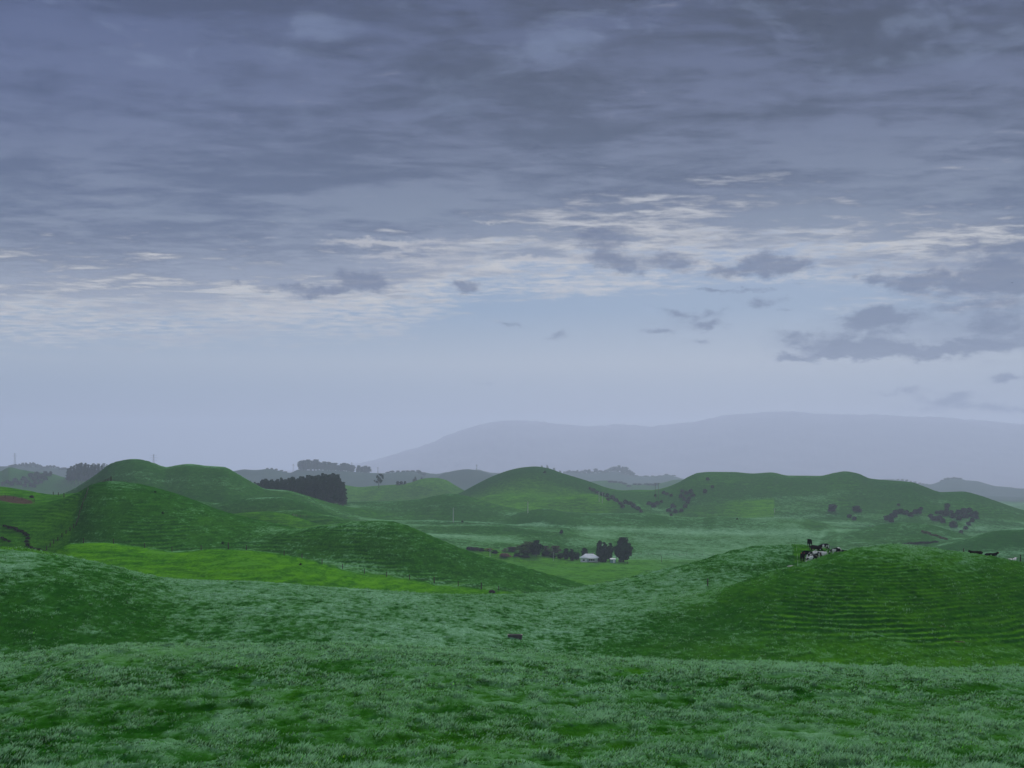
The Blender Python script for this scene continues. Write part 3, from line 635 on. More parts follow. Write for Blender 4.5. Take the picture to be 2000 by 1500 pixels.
kind('twig', 'bare_tree', 1, 9, 10, 0.25, 'twig', 2400, 0.42, pf_dome, z0=0.1, lumps=40, lump=0.24, core=0.35)
kind('pink', 'blossom_tree', 1, 5, 8, 0.2, 'pink', 2600, 0.36, pf_dome, z0=0.12, lumps=34, lump=0.24, core=0.45)
kind('yellow', 'golden_shrub', 1, 5, 6, 0.15, 'yellow', 1200, 0.4, pf_dome, z0=0.05, lumps=20, lump=0.3, core=0.5)
kind('bush', 'scrub_bush', 4, 5, 7.5, 0.16, 'scrub', 1000, 0.62, pf_dome, z0=0.02, lumps=22, lump=0.32, core=0.6)
kind('dbush', 'shrub', 2, 4, 5.5, 0.14, 'dark', 900, 0.42, pf_dome, z0=0.02, lumps=20, lump=0.32, core=0.6)
kind('reed', 'reed_clump', 2, 2.2, 3.4, 0.05, 'reed', 500, 0.4, pf_dome, z0=0.0, lumps=14, lump=0.3, core=0.4)
kind('open', 'lone_tree', 1, 16, 17, 0.5, 'round' if 'round' in M else 'dark', 1500, 0.8, pf_round, z0=0.34, lumps=22, lump=0.24, core=0.0)
_rt = random.Random(5)
def plant(key, loc, H, Wd, label, cat, group=None, var=None):
    name, h0, w0, ms = KINDS_[key]
    cm, tm = ms[(var if var is not None else _rt.randrange(99)) % len(ms)]
    t = thing(name, label, cat, loc, _rt.random()*6.28, group); t.scale = (Wd/w0, Wd/w0, H/h0)
    link_mesh('trunk', tm, None, t); link_mesh('crown', cm, None, t)
    return t
def top_plant(key, px, d, ytop, wpx, label, cat, group=None, hmin=2.0, var=None, z=None):
    p = at(px, d)
    if z is not None: p.z = z
    H = max(hmin, (YH-ytop)/F*d - p.z); return plant(key, p, H, wpx/F*d, label, cat, group, var)
U = lambda a, b: _rt.uniform(a, b)
# dark pine plantation behind the big hill
tops = [(505,942),(520,939),(550,936),(580,934),(600,931),(625,928),(645,927),(658,929),(666,936),(672,946),(677,958)]
for row, (d0, dy) in enumerate(((1300, 5), (1335, 2), (1370, 0), (1405, 0))):
    px = 508 + row*1.6 - (0 if row < 2 else 8)
    while px < 675 - row*1.0:
        top_plant('pine', px, d0+U(-10, 10), P(px, tops)+dy+U(-3, 3.5), U(15, 21), ('front' if row == 0 else 'inner') + ' row dark pine ' + ('at the tall right end' if px > 640 else 'in the middle' if px > 575 else 'in the low left end') + ' of the plantation', 'pine tree', 'pines of the dark plantation')
        px += U(7.0, 9.5)
for px, y in ((452,939),(462,937),(471,939),(480,940),(489,940),(497,942)):
    top_plant('pine', px, 1700, y, U(11, 14), 'smaller blue grey pine left of the plantation on the hillside', 'pine tree', 'pines trailing left of the plantation', hmin=6)
# blue grove on the far ridge
gt = [(585,903),(590,900),(600,899),(618,898),(623,901),(640,903),(655,905),(661,909),(668,905),(685,907),(692,912),(700,910),(727,911)]
for row in range(2):
    px = 587 + row*3
    while px < 727:
        if not (658 < px < 662 or 691 < px < 696):
            top_plant('round' if _rt.random() < .6 else 'pine', px, 4460+row*60, P(px, gt)+U(-1, 2.0), U(12, 16), 'hazy blue tree in the ' + ('tallest left clump' if px < 660 else 'middle clump' if px < 693 else 'low right clump') + ' of the grove on the far ridge', 'tree', 'trees of the tall grove on the far ridge')
        px += U(5.5, 8)
# left grove
lt = [(130,921),(136,912),(145,908),(160,904),(175,907),(190,907),(205,910),(216,912)]
for row in range(2):
    px = 133 + row*3
    while px < 207:
        top_plant('pine', px, 2790+row*40, P(px, lt)+U(-1, 2.5)+row*0.5, U(11, 14), 'slate blue pine ' + ('at the open left end' if px < 155 else 'midway along' if px < 182 else 'at the right end') + ' of the left wood' + (' in front' if row == 0 else ' behind'), 'pine tree', 'pines of the left wood', hmin=16)
        px += U(6, 8)
# woodland lines on the far ridges
def line(tp, px0, px1, step, d, w, label, group, jig=1.5, key='far'):
    px = px0; px0_ = px0
    while px < px1:
        third = ('left part', 'middle part', 'right part')[min(2, int(3*(px-px0_)/(px1-px0_)))]
        top_plant(key, px, d+U(-40, 40), P(px, tp)+U(-jig, jig), U(*w), label + (', ' + third if px1-px0_ > 60 else ''), 'tree', group, hmin=5); px += U(*step)
line([(18,910),(30,907),(45,905),(62,902),(72,905),(80,909),(95,910),(105,908),(112,912),(128,915),(150,914)], 20, 135, (5, 8), 5150, (8, 12), 'hazy tree on the ridge line behind the left paddocks', 'trees on the far left ridge')
line([(180,906),(190,904),(205,905),(216,909)], 184, 216, (7, 10), 5150, (8, 11), 'pale hazy tree on the skyline left of the big hill', 'trees on the skyline beside the big hill')
line([(1054,912),(1070,911),(1080,916),(1100,922),(1112,920),(1125,917),(1135,920),(1148,914),(1155,920),(1166,916),(1176,919),(1190,914),(1200,911),(1212,910),(1225,915),(1236,922),(1242,928)], 1104, 1243, (6, 9), 6150, (10, 15), 'misty blue tree on the wooded ridge right of the dark hill', 'trees of the wooded ridge', 2.2)
line([(1054,912),(1070,911),(1085,917),(1095,921)], 1058, 1098, (10, 14), 5150, (8, 11), 'misty tree peeping over the dark hill shoulder', 'trees behind the dark hill shoulder', 1)
line([(1260,932),(1285,930),(1300,927),(1310,929),(1325,934)], 1262, 1328, (8, 14), 6150, (9, 13), 'misty tree on the low saddle of the blue ridge', 'trees on the blue saddle', 1)
line([(1195,945),(1215,942),(1230,947),(1240,945),(1270,944)], 1193, 1280, (8, 12), 3850, (11, 16), 'blue grey tree below the wooded ridge', 'trees below the wooded ridge', 1.5)
line([(1752,937),(1765,936),(1775,938),(1800,944),(1812,947)], 1754, 1812, (5, 9), 5850, (7, 9), 'small misty tree along the far right spur', 'trees on the far right spur', 1)
line([(1838,937),(1850,934),(1862,932),(1872,935),(1880,938)], 1840, 1882, (5, 7), 5820, (8, 11), 'feathery pale tree on the far right peak', 'trees on the far right peak', 1.2)
line([(500,917),(540,918),(560,922)], 522, 566, (8, 12), 4500, (7, 9), 'hazy tree low on the blue ridge before the grove', 'trees on the blue ridge by the first pylon', 1)
line([(755,921),(770,918),(790,920),(800,919),(811,917),(830,923)], 757, 834, (8, 12), 4500, (9, 13), 'hazy round tree on the blue ridge right of the lone tree', 'trees on the blue ridge beyond the lone tree', 1.2)
top_plant('open', 740, 2060, 926, 23, 'lone spreading tree with bare trunk against the blue ridge', 'tree')
for px, w, lb in ((777, 9, 'left dark shrub of the row of three on the skyline'), (784, 10, 'middle dark shrub of the row of three on the skyline'), (791, 8, 'right dark shrub of the row of three on the skyline')):
    top_plant('dbush', px, 2080, 940, w, lb, 'shrub', 'row of shrubs on the skyline', hmin=4)
top_plant('bush', 811, 2600, 935, 16, 'brown rounded bush behind the small bright hill', 'bush', hmin=5)
top_plant('bush', 823, 2620, 936, 12, 'smaller brown bush right behind the bright hill', 'bush', hmin=5)
# scrub on the hillsides
def scrub(lst, label, group, key='bush', cat='bush', dmin=400, hk=0.62):
    xs = sorted(q[0] for q in lst); ys = sorted(q[1] for q in lst); n_ = len(lst); base_label = label
    for (px, py, w) in lst:
        if n_ > 6: label = base_label + ', ' + ('upper ' if py < ys[n_//2] else 'lower ') + ('left' if px < xs[n_//3] else 'middle' if px < xs[2*n_//3] else 'right')
        p = hit(px, py, dmin); W_ = w/F*p.y*U(.9, 1.15); plant(key, p, W_*hk*U(.85, 1.2), W_, label, cat, group)
scrub([(1152,956,7),(1159,960,9),(1166,964,10),(1176,968,10),(1186,971,9),(1196,975,10),(1204,981,12),(1212,986,10),(1222,985,12),(1231,987,14),(1238,992,12),(1246,996,10),(1252,1001,8),(1216,992,9),(1188,978,8)], 'dark scrub bush in the gully below the dark hill', 'scrub in the gully by the dark hill', dmin=1400)
scrub([(1268,986,11),(1276,991,13),(1284,986,11),(1292,982,9),(1296,965,9),(1303,967,10),(1311,970,9),(1306,1000,12),(1314,992,14),(1319,1002,11),(1311,1008,8),(1330,1000,11),(1338,992,12),(1343,984,10),(1337,978,9),(1330,972,11),(1340,966,12),(1349,964,13),(1354,970,10),(1346,976,8),(1280,970,6),(1332,962,9)], 'purple brown bush on the left flank of the long hill', 'scrub on the left flank of the long hill', dmin=1350)
for px, py, w, lb in ((1382,938,8,'small faint bush high on the long hill near its flat top'),(1391,953,8,'small faint bush halfway up the long hill'),(1377,963,9,'faint rounded bush beside the scrub on the long hill'),(1625,999,24,'wide dark bush alone on the long hill above the pale fold'),(1674,999,19,'rounded dark bush right of the wide one on the long hill'),(1659,1011,12,'small bush below the rounded dark one'),(1668,1016,10,'low ragged bush at the foot of the long hill'),(1755,988,8,'tiny bush above the middle thicket')):
    scrub([(px, py, w)], lb, None, dmin=1300)
scrub([(1733,1016,16),(1741,1012,13),(1740,1020,12),(1750,1004,14),(1760,1003,15),(1770,1005,13),(1779,1009,12),(1787,1004,12),(1795,1003,12),(1799,995,10),(1748,1010,10)], 'grey brown bush in the middle thicket on the long hill', 'middle thicket on the long hill', dmin=1250)
scrub([(1818,1012,13),(1826,1017,14),(1835,1016,15),(1838,1005,14),(1847,1008,15),(1850,992,12),(1849,1000,12),(1858,1003,13),(1862,1012,15),(1872,1006,14),(1873,1016,14),(1882,1003,14),(1884,1012,15),(1893,1002,14),(1897,1010,14),(1905,1005,13),(1907,1013,12),(1862,1030,17),(1898,1020,12),(1892,1026,12),(1886,1034,11),(1842,1021,12),(1877,1042,9),(1829,1004,9)], 'grey brown bush in the big right thicket on the long hill', 'right thicket on the long hill', dmin=1250)
scrub([(6,948,11),(14,944,10),(22,948,12),(30,943,12),(38,947,12),(46,938,12),(52,944,12),(60,932,13),(66,939,13),(72,930,12),(76,936,12),(82,933,12),(88,928,11),(94,930,11),(99,927,9),(70,946,11),(60,950,11),(80,944,11),(48,951,11),(88,938,10),(66,952,9)], 'greyish bush in the scrub patch on the far left slope', 'scrub patch on the far left slope', dmin=2000)
scrub([(9,1029,10),(15,1030,9),(19,1033,11),(26,1032,10),(31,1036,12),(37,1039,11),(43,1040,10),(48,1044,12),(53,1047,10),(55,1053,11),(52,1060,10),(54,1067,11),(60,1072,12),(68,1075,12),(76,1077,12),(84,1079,11),(4,1052,10),(10,1056,9),(18,1059,7)], 'brown tangle of scrub in the gully of the left paddock', 'scrub in the left gully', dmin=260, hk=0.45)
scrub([(1802+4.2*i, 1040+1.25*i+U(-1.5, 1.5), 7) for i in range(12)], 'tan rush clump on the far side of the right mound', 'rushes on the right mound', 'reed', 'reeds', dmin=850, hk=0.5)
scrub([(1762+4.6*i, 1065-0.35*i+U(-1, 1), 7) for i in range(16)], 'dark weeds along the ditch behind the terraced hill', 'weeds along the ditch', 'bush', 'bush', dmin=500, hk=0.5)
for px, py, w, lb in ((1096,1042,9,'small dark shrub alone on the pale fold above the farmhouse'),(587,1104,6,'dark weed tuft in the bright green paddock'),(318,1004,6,'dark weed tuft on the near left hill'),(303,962,5,'tiny dark tuft near the top of the left hill'),(435,1063,6,'dark tuft beside the paddock fence'),(1064,924,7,'dark bush near the summit of the dark hill'),(903,1020,6,'low shrub beside the left power pole'),(1440,1015,5,'tiny shrub on the long pale fold')):
    scrub([(px, py, w)], lb, None, 'dbush', 'shrub', dmin=260)
# round the farmhouse
HD = 880.0
def yard(key, px, ytop, w, label, cat, dd=0, group=None, var=0): return top_plant(key, px, HD+dd, ytop, w, label, cat, group, var=var)
yard('bush', 917, 1073, 20, 'leftmost russet bush of the farm shelter row', 'bush'); yard('bush', 929, 1071, 20, 'russet bush second from the left of the shelter row', 'bush', var=1)
yard('dbush', 941, 1078, 18, 'low dark shrub left of the golden shrub', 'shrub'); yard('yellow', 955, 1076, 20, 'golden yellow shrub by the farm power pole', 'shrub', 6)
yard('dbush', 966, 1080, 17, 'dark shrub between golden shrub and blossom tree', 'shrub', var=1)
yard('pink', 985, 1081, 31, 'pink blossom tree in the farm shelter row', 'tree', -12)
yard('twig', 1000, 1068, 44, 'bare brownish tree behind the pink blossom', 'tree', 16)
yard('olive', 1031, 1058, 50, 'broad fresh green willow left of the tall conifer', 'tree', 8)
yard('conifer', 1048, 1055, 28, 'tall dark conifer beside the green willow', 'tree', -4)
yard('dbush', 1010, 1085, 22, 'dark hedge shrub right of the pink blossom', 'shrub', -8); yard('dbush', 1026, 1085, 24, 'dark hedge shrub in front of the green willow', 'shrub', -12, var=1)
yard('conifer', 1066, 1075, 24, 'short dark conifer right of the tall one', 'tree', -2, var=1); yard('twig', 1084, 1066, 36, 'bare purplish tree behind the dark hedge', 'tree', 26)
yard('conifer', 1080, 1081, 20, 'lowest dark conifer in the middle of the hedge', 'tree', -4, var=2); yard('twig', 1066, 1066, 20, 'bare tree rising right of the tall conifer', 'tree', 30)
yard('conifer', 1095, 1080, 18, 'dark conifer left of the twin tipped pair', 'tree', -4, var=0)
yard('conifer', 1106, 1071, 17, 'left tree of the pair of pointed conifers', 'tree', 2, var=1); yard('conifer', 1117, 1072, 16, 'right tree of the pair of pointed conifers', 'tree', 2, var=2)
yard('conifer', 1127, 1079, 16, 'dark conifer touching the left gable of the farmhouse', 'tree', 10, var=0); yard('conifer', 1142, 1070, 18, 'dark conifer behind the farmhouse roof', 'tree', 24, var=1)
yard('conifer', 1171, 1056, 18, 'tallest of the three conifers right of the farmhouse', 'tree', -2, var=1); yard('conifer', 1181, 1059, 18, 'middle of the three conifers right of the farmhouse', 'tree', 3, var=2)
yard('conifer', 1191, 1061, 17, 'rightmost of the three conifers by the teal shed', 'tree', 8, var=0)
yard('hedge', 1218, 1050, 42, 'massive dark conifer at the right end of the farm', 'tree', 0)
yard('dbush', 1176, 1087, 18, 'dark shrub under the three conifers', 'shrub', -10, var=1)
# ---------------------------------------------------------------- fences, poles, towers
def fence(label, pts, group='wire fences on the hills', h=1.15, r=0.075, mat='wood', wires=3, big=()):
    p0 = pts[0]; t = thing('wire_fence', label, 'fence', p0, 0, group)
    meshes = {}
    for i, p in enumerate(pts):
        k = 1.35 if i in big else 1.0
        mb = MB().tube((0, 0, -0.3), (U(-.05, .05), U(-.05, .05), h*k), r*k, r*k*0.9, 7)
        o = mb.build('post', M[mat], t); o.location = p - p0
    for wz in [h*(0.35+0.28*j) for j in range(wires)]:
        mb = MB()
        for a, b in zip(pts[:-1], pts[1:]): mb.tube(a-p0+Vector((0, 0, wz)), b-p0+Vector((0, 0, wz)), 0.012, 0.012, 3)
        mb.build('wire', M['wire'], t)
    return t
fence('weathered post fence along the left skyline up to the near hill top', [at(px, d) for px, d in ((104,636),(114,628),(125,615),(136,600),(145,585),(152,570),(161,556),(171,545),(181,538),(187,533),(193,530),(197,528),(201,526),(204,524),(207,523),(210,522),(213,521),(217,520))], r=0.18, h=1.5, big=(2, 17))
fence('weathered fence running down the face of the left hill to the gully', [hit(px, py, 260) for px, py in ((172,958),(170,966),(167,973),(164,980),(161,988),(159,995),(156,1003),(154,1012),(151,1020),(149,1027),(144,1031),(137,1037),(129,1043),(121,1049),(113,1056),(105,1062),(98,1068),(91,1075))], r=0.15, h=1.3)
Dbr = lambda px: float(P(np.array([float(px)]), [(0,380),(1000,400)])[0]) - 1.0
fence('sparse post fence between the bright green paddock and the dewy hill', [at(px, Dbr(px)) for px in (163,222,283,336,393,446,481,555,590,629,669,712,755,800,848,895,940,974,1047)], r=0.13, h=1.45, wires=2, big=(5, 14, 16))
fence('short dark fence above the bare bank at the left edge', [at(px, 596) for px in (-12,10,27,43,67)], r=0.12, h=1.5)
fence('low fence far beyond the house paddock on the pale flat', [hit(px, py, 820) for px, py in ((1238,1083),(1252,1083),(1266,1084),(1277,1083),(1290,1084),(1303,1084),(1315,1084),(1327,1085),(1341,1084),(1356,1085),(1372,1085),(1393,1084),(1410,1084))], r=0.10, h=1.4, wires=2)
fence('faint fence among the folds left of the near dome', [hit(px, py, 600) for px, py in ((572,1008),(580,1009),(587,1010),(592,1010),(599,1010))], r=0.10, h=1.5, wires=2)
fence('faint fence on the pale fold below the long hill', [hit(px, py, 900) for px, py in ((1680,1028),(1690,1028),(1698,1028),(1704,1029),(1737,1036))], r=0.12, h=1.6, wires=2)
def single_post(px, d, h, label, mat='wood', r=0.11, py=None):
    p = at(px, d) if py is None else hit(px, py, 150)
    t = thing('fence_post', label, 'post', p)
    MB().tube((0, 0, -0.3), (0.03, 0, h), r, r*0.92, 8).tube((0.03, 0, h), (0.03, 0, h+0.03), r*0.92, r*0.6, 8).build('stake', M[mat], t)
    MB().tube((0.02, -r*1.02, h*0.8), (0.02, -r*1.6, h*0.8), 0.03, 0.03, 6).build('insulator', M['plastic'], t)
single_post(1382, 250, 1.25, 'dark wooden post alone on the dewy slope below the cows', py=1144)
single_post(1882, 235, 1.05, 'dark wooden post on the crest left of the resting cattle')
single_post(1993, 234, 1.25, 'dark wooden post on the crest at the right edge')
single_post(1556, 250, 0.85, 'slim white electric fence standard behind the cows', 'plastic', 0.012, py=1076)
single_post(1557, 250, 0.85, 'slim white electric fence standard left of the dark cow', 'plastic', 0.014, py=1091)
single_post(1558, 250, 0.95, 'slim white electric fence standard in front of the herd', 'plastic', 0.018, py=1106)
single_post(1292, 800, 4.0, 'thin dark post standing on the house paddock edge', r=0.14, py=1098)
single_post(1226, 700, 1.8, 'short post at the bend of the gravel track', r=0.14, py=1102)
def power_pole(px, py, ytop, label, dmin=600, arms=1, r=0.24, d=None):
    p = hit(px, py, dmin) if d is None else at(px, d)
    H = (YH-ytop)/F*p.y - p.z; t = thing('power_pole', label, 'power pole', p, 0, 'power poles among the hills')
    MB().tube((0, 0, -0.5), (0, 0, H), r, r*0.62, 8).build('pole', M['conc'], t)
    for k in range(arms):
        z = H-0.5-1.1*k; a = MB().box((0, 0, z), (2.4, 0.14, 0.16)).build('crossarm', M['wood'], t)
        for sx in (-1.0, -0.4, 0.4, 1.0):
            MB().tube((sx, 0, z+0.08), (sx, 0, z+0.32), 0.06, 0.04, 6).build('insulator', M['plastic'], a)
power_pole(885.5, 1020, 992, 'pale concrete pole left of centre on the low rise', 900, r=0.42)
power_pole(1031, 1002, 980, 'pale concrete pole standing below the yellow green pasture', 1000, r=0.38)
power_pole(1170, 980, 961, 'left pole of the pair beside the scrub gully', 1100, r=0.34)
power_pole(1176.5, 983, 962, 'right pole of the pair beside the scrub gully', 1100, r=0.34)
power_pole(957, 1093, 1071, 'power pole among the shrubs left of the pink blossom', d=HD-18, arms=2, r=0.16)
power_pole(1081, 1094, 1078, 'short pale pole in front of the farm hedge', d=HD-20, r=0.14)
power_pole(1512.5, 1001, 993, 'small pale pole at the corner of the mown field', 1300, r=0.3)
def h_pole():
    p = at(1283, 1600); H = (YH-943)/F*1600 - p.z
    t = thing('twin_pole_frame', 'twin pole power line frame in the saddle left of the long hill', 'power pole', p)
    for s in (-1, 1): MB().tube((s*1.9, 0, -1.5), (s*1.9, 0, H), 0.24, 0.20, 7).build('pole', M['wood'], t)
    MB().box((0, 0, H-0.5), (7.4, 0.25, 0.35)).build('crossarm', M['wood'], t)
    for s in (-3.3, 0, 3.3): MB().tube((s, 0, H-1.5), (s, 0, H-0.7), 0.12, 0.12, 6).build('insulator', M['steel'], t)
h_pole()
def pylon(px, d, ytop, label):
    p = at(px, d); H = (YH-ytop)/F*d - p.z; t = thing('pylon', label, 'pylon', p, U(-.3, .3), 'pylons on the skyline')
    w0, w1 = H*0.085, H*0.018; r = 0.22
    cor = lambda z: [(sx*(w0+(w1-w0)*min(1, z/(H*.75))), sy*(w0+(w1-w0)*min(1, z/(H*.75))), z) for sx, sy in ((-1,-1),(1,-1),(1,1),(-1,1))]
    lv = [0, .18, .34, .48, .60, .70, .79, .87, .94, 1.0]
    for k in range(4):
        mb = MB(); pts = [cor(v*H)[k] for v in lv]
        for a, b in zip(pts[:-1], pts[1:]): mb.tube(a, b, r, r, 4)
        mb.build('leg', M['steel'], t)
    mb = MB()
    for i in range(len(lv)-1):
        A, B = cor(lv[i]*H), cor(lv[i+1]*H)
        for k in range(4): mb.tube(A[k], B[(k+1) % 4], r*.6, r*.6, 3).tube(A[(k+1) % 4], B[k], r*.6, r*.6, 3)
    mb.build('lattice', M['steel'], t)
    for z, L in ((.72, .15), (.83, .19), (.94, .13)):
        mb = MB()
        for s in (-1, 1):
            mb.tube((0, 0, z*H+H*.022), (s*L*H, 0, z*H), r*.8, r*.5, 4).tube((0, w1, z*H-H*.01), (s*L*H, 0, z*H), r*.7, r*.5, 4).tube((s*L*H, 0, z*H), (s*L*H, 0, z*H-H*.035), r*.7, r*.7, 4)
        mb.build('crossarm', M['steel'], t)
pylon(29, 5180, 885, 'leftmost lattice pylon above the far left ridge'); pylon(300, 4500, 887, 'lattice pylon behind the dip of the big hill')
pylon(573, 4480, 906, 'lattice pylon just left of the tall grove'); pylon(687, 4600, 903, 'lattice pylon poking above the tall grove')
pylon(738, 4480, 912, 'lattice pylon above the lone tree'); pylon(931, 4280, 907, 'lattice pylon on the blue hill left of the dark hill')
# ---------------------------------------------------------------- farmhouse, shed, troughs, rocks
def hip_roof(mb, cx, cy, z, lx, ly, rise, ridge, th=0.14):
    x, y = lx/2, ly/2; r = ridge/2
    v = [(cx-x, cy-y, z), (cx+x, cy-y, z), (cx+x, cy+y, z), (cx-x, cy+y, z), (cx-r, cy, z+rise), (cx+r, cy, z+rise)]
    v += [(a, b, c-th) for a, b, c in v[:4]]
    return mb.add(v, [(0,1,5,4), (1,2,5), (2,3,4,5), (3,0,4), (0,6,7,1), (1,7,8,2), (2,8,9,3), (3,9,6,0), (9,8,7,6)])
def farmhouse():
    p = at(1151, HD-6); t = thing('farmhouse', 'white weatherboard farmhouse with pale iron hip roof among dark conifers', 'house', p, R(-8))
    w = MB().box((0, 0, 1.2), (11.0, 8.0, 3.0)).build('wall', M['white'], t)
    MB().box((-3.2, -4.6, 1.15), (4.2, 1.2, 2.9)).build('wall', M['white'], t)
    rf = hip_roof(MB(), 0, -0.2, 2.85, 12.4, 9.6, 2.5, 5.0).build('roof', M['roof'], t)
    MB().box((2.2, 1.0, 5.1), (0.8, 0.6, 1.6)).box((2.2, 1.0, 5.95), (0.95, 0.75, 0.12)).build('chimney', M['trough'], rf)
    hip_roof(MB(), -3.2, -3.9, 2.9, 5.4, 3.6, 1.3, 1.6).build('roof', M['roof'], t)
    for x0 in (0.6, 1.9, 3.2):
        f = MB().box((x0, -4.04, 1.45), (1.15, 0.08, 1.25)).build('window', M['white'], t)
        MB().box((x0, -4.09, 1.45), (0.95, 0.04, 1.05)).build('pane', M['glass'], f)
    f = MB().box((-3.2, -5.24, 1.4), (1.6, 0.08, 1.1)).build('window', M['white'], t); MB().box((-3.2, -5.29, 1.4), (1.4, 0.04, 0.9)).build('pane', M['glass'], f)
    dr = MB().box((-0.55, -4.04, 0.95), (0.85, 0.08, 2.0)).build('door', M['teal'], t); MB().tube((-0.25, -4.09, 0.95), (-0.25, -4.16, 0.95), 0.05, 0.05, 6).build('handle', M['steel'], dr)
    MB().box((2.3, -5.2, 2.62), (6.0, 2.2, 0.1)).build('veranda_roof', M['roof'], t)
    for x0 in (-0.5, 1.4, 3.3, 5.1): MB().box((x0, -6.1, 1.15), (0.12, 0.12, 2.85)).build('veranda_post', M['white'], t)
    MB().box((2.3, -5.15, -0.05), (6.0, 2.2, 0.3)).build('veranda_floor', M['wood'], t)
farmhouse()
def shed():
    p = at(1197, HD-14); t = thing('garden_shed', 'small teal shed between the conifers right of the farmhouse', 'shed', p, R(6))
    MB().box((0, 0, 1.1), (3.2, 2.6, 2.6)).build('wall', M['teal'], t)
    MB().add([(-1.8,-1.5,2.4),(1.8,-1.5,2.4),(1.8,0,3.05),(-1.8,0,3.05),(1.8,1.5,2.4),(-1.8,1.5,2.4),(-1.8,-1.5,2.3),(1.8,-1.5,2.3),(1.8,1.5,2.3),(-1.8,1.5,2.3)], [(0,1,2,3),(3,2,4,5),(0,6,7,1),(4,8,9,5),(1,7,8,4,2),(0,3,5,9,6),(6,9,8,7)]).build('roof', M['roof'], t)
    MB().box((0.5, -1.33, 0.95), (0.9, 0.06, 1.9)).build('door', M['white'], t)
    f = MB().box((-0.8, -1.33, 1.4), (0.8, 0.06, 0.7)).build('window', M['white'], t); MB().box((-0.8, -1.37, 1.4), (0.65, 0.03, 0.55)).build('pane', M['glass'], f)
shed()
def trough(px, py, L, Wd, Hh, rz, label, mat='trough', dmin=120):
    p = hit(px, py, dmin); t = thing('water_trough', label, 'trough', p, rz)
    n = 20; def_ = lambda k, e: (math.copysign(abs(math.cos(k))**0.45, math.cos(k))*L/2*e, math.copysign(abs(math.sin(k))**0.45, math.sin(k))*Wd/2*e)
    vs = []; prof = [(0.93, -0.25), (0.97, Hh*0.5), (1.0, Hh*0.92), (0.9, Hh*0.92), (0.84, Hh*0.45), (0.82, Hh*0.4)]
    for e, z in prof: vs += [(*def_(2*math.pi*k/n, e), z) for k in range(n)]
    fs = [(j*n+k, j*n+(k+1) % n, (j+1)*n+(k+1) % n, (j+1)*n+k) for j in range(len(prof)-1) for k in range(n)] + [tuple(range((len(prof)-1)*n, len(prof)*n))]
    mesh_obj('basin', vs, fs, M[mat], t)
    vs = []
    for e, z in ((1.02, Hh*0.9), (1.03, Hh*1.03), (0.88, Hh*1.03), (0.87, Hh*0.9)): vs += [(*def_(2*math.pi*k/n, e), z) for k in range(n)]
    mesh_obj('rim', vs, [(j*n+k, j*n+(k+1) % n, ((j+1) % 4)*n+(k+1) % n, ((j+1) % 4)*n+k) for j in range(4) for k in range(n)], M['rim'], t)
    mesh_obj('water', [(*def_(2*math.pi*k/n, 0.86), Hh*0.78) for k in range(n)], [tuple(range(n))], M['water'], t)
trough(1006, 1245, 2.0, 0.8, 0.40, R(-4), 'dark concrete water trough in the hollow below the dewy slope')
def rock(px, py, s, label, seed, dmin=150, mat='rock', d=None):
    p = hit(px, py, dmin) if d is None else at(px, d); t = MB(); rs = random.Random(seed); nu, nv = 14, 8; vs = []
    for j in range(nv):
        ph = math.pi*0.5*(1-j/(nv-1)) 
        for i in range(nu):
            th = 2*math.pi*i/nu; k = 1+rs.uniform(-.14, .14)
            vs.append((math.cos(th)*math.sin(ph+0.02)*s[0]/2*k, math.sin(th)*math.sin(ph+0.02)*s[1]/2*k, math.cos(ph)*s[2]*k-0.08))
    fs = [(j*nu+i, j*nu+(i+1) % nu, (j+1)*nu+(i+1) % nu, (j+1)*nu+i) for j in range(nv-1) for i in range(nu)] + [tuple(range((nv-1)*nu, nv*nu))]
    t.add(vs, fs); o = t.build('rock', M[mat], None); o.location = p; tag(o, label, 'rock'); return o
rock(961, 1156, (2.1, 1.2, 0.85), 'low dark brown rock under the paddock fence', 4, 300, d=392)
rock(62, 972, (2.2, 1.4, 1.1), 'dark boulder at the right end of the bare bank', 7, 400)
rock(1545, 1106, (1.3, 0.8, 0.22), 'flat pale stone in the grass below the herd', 9, 200, 'conc')
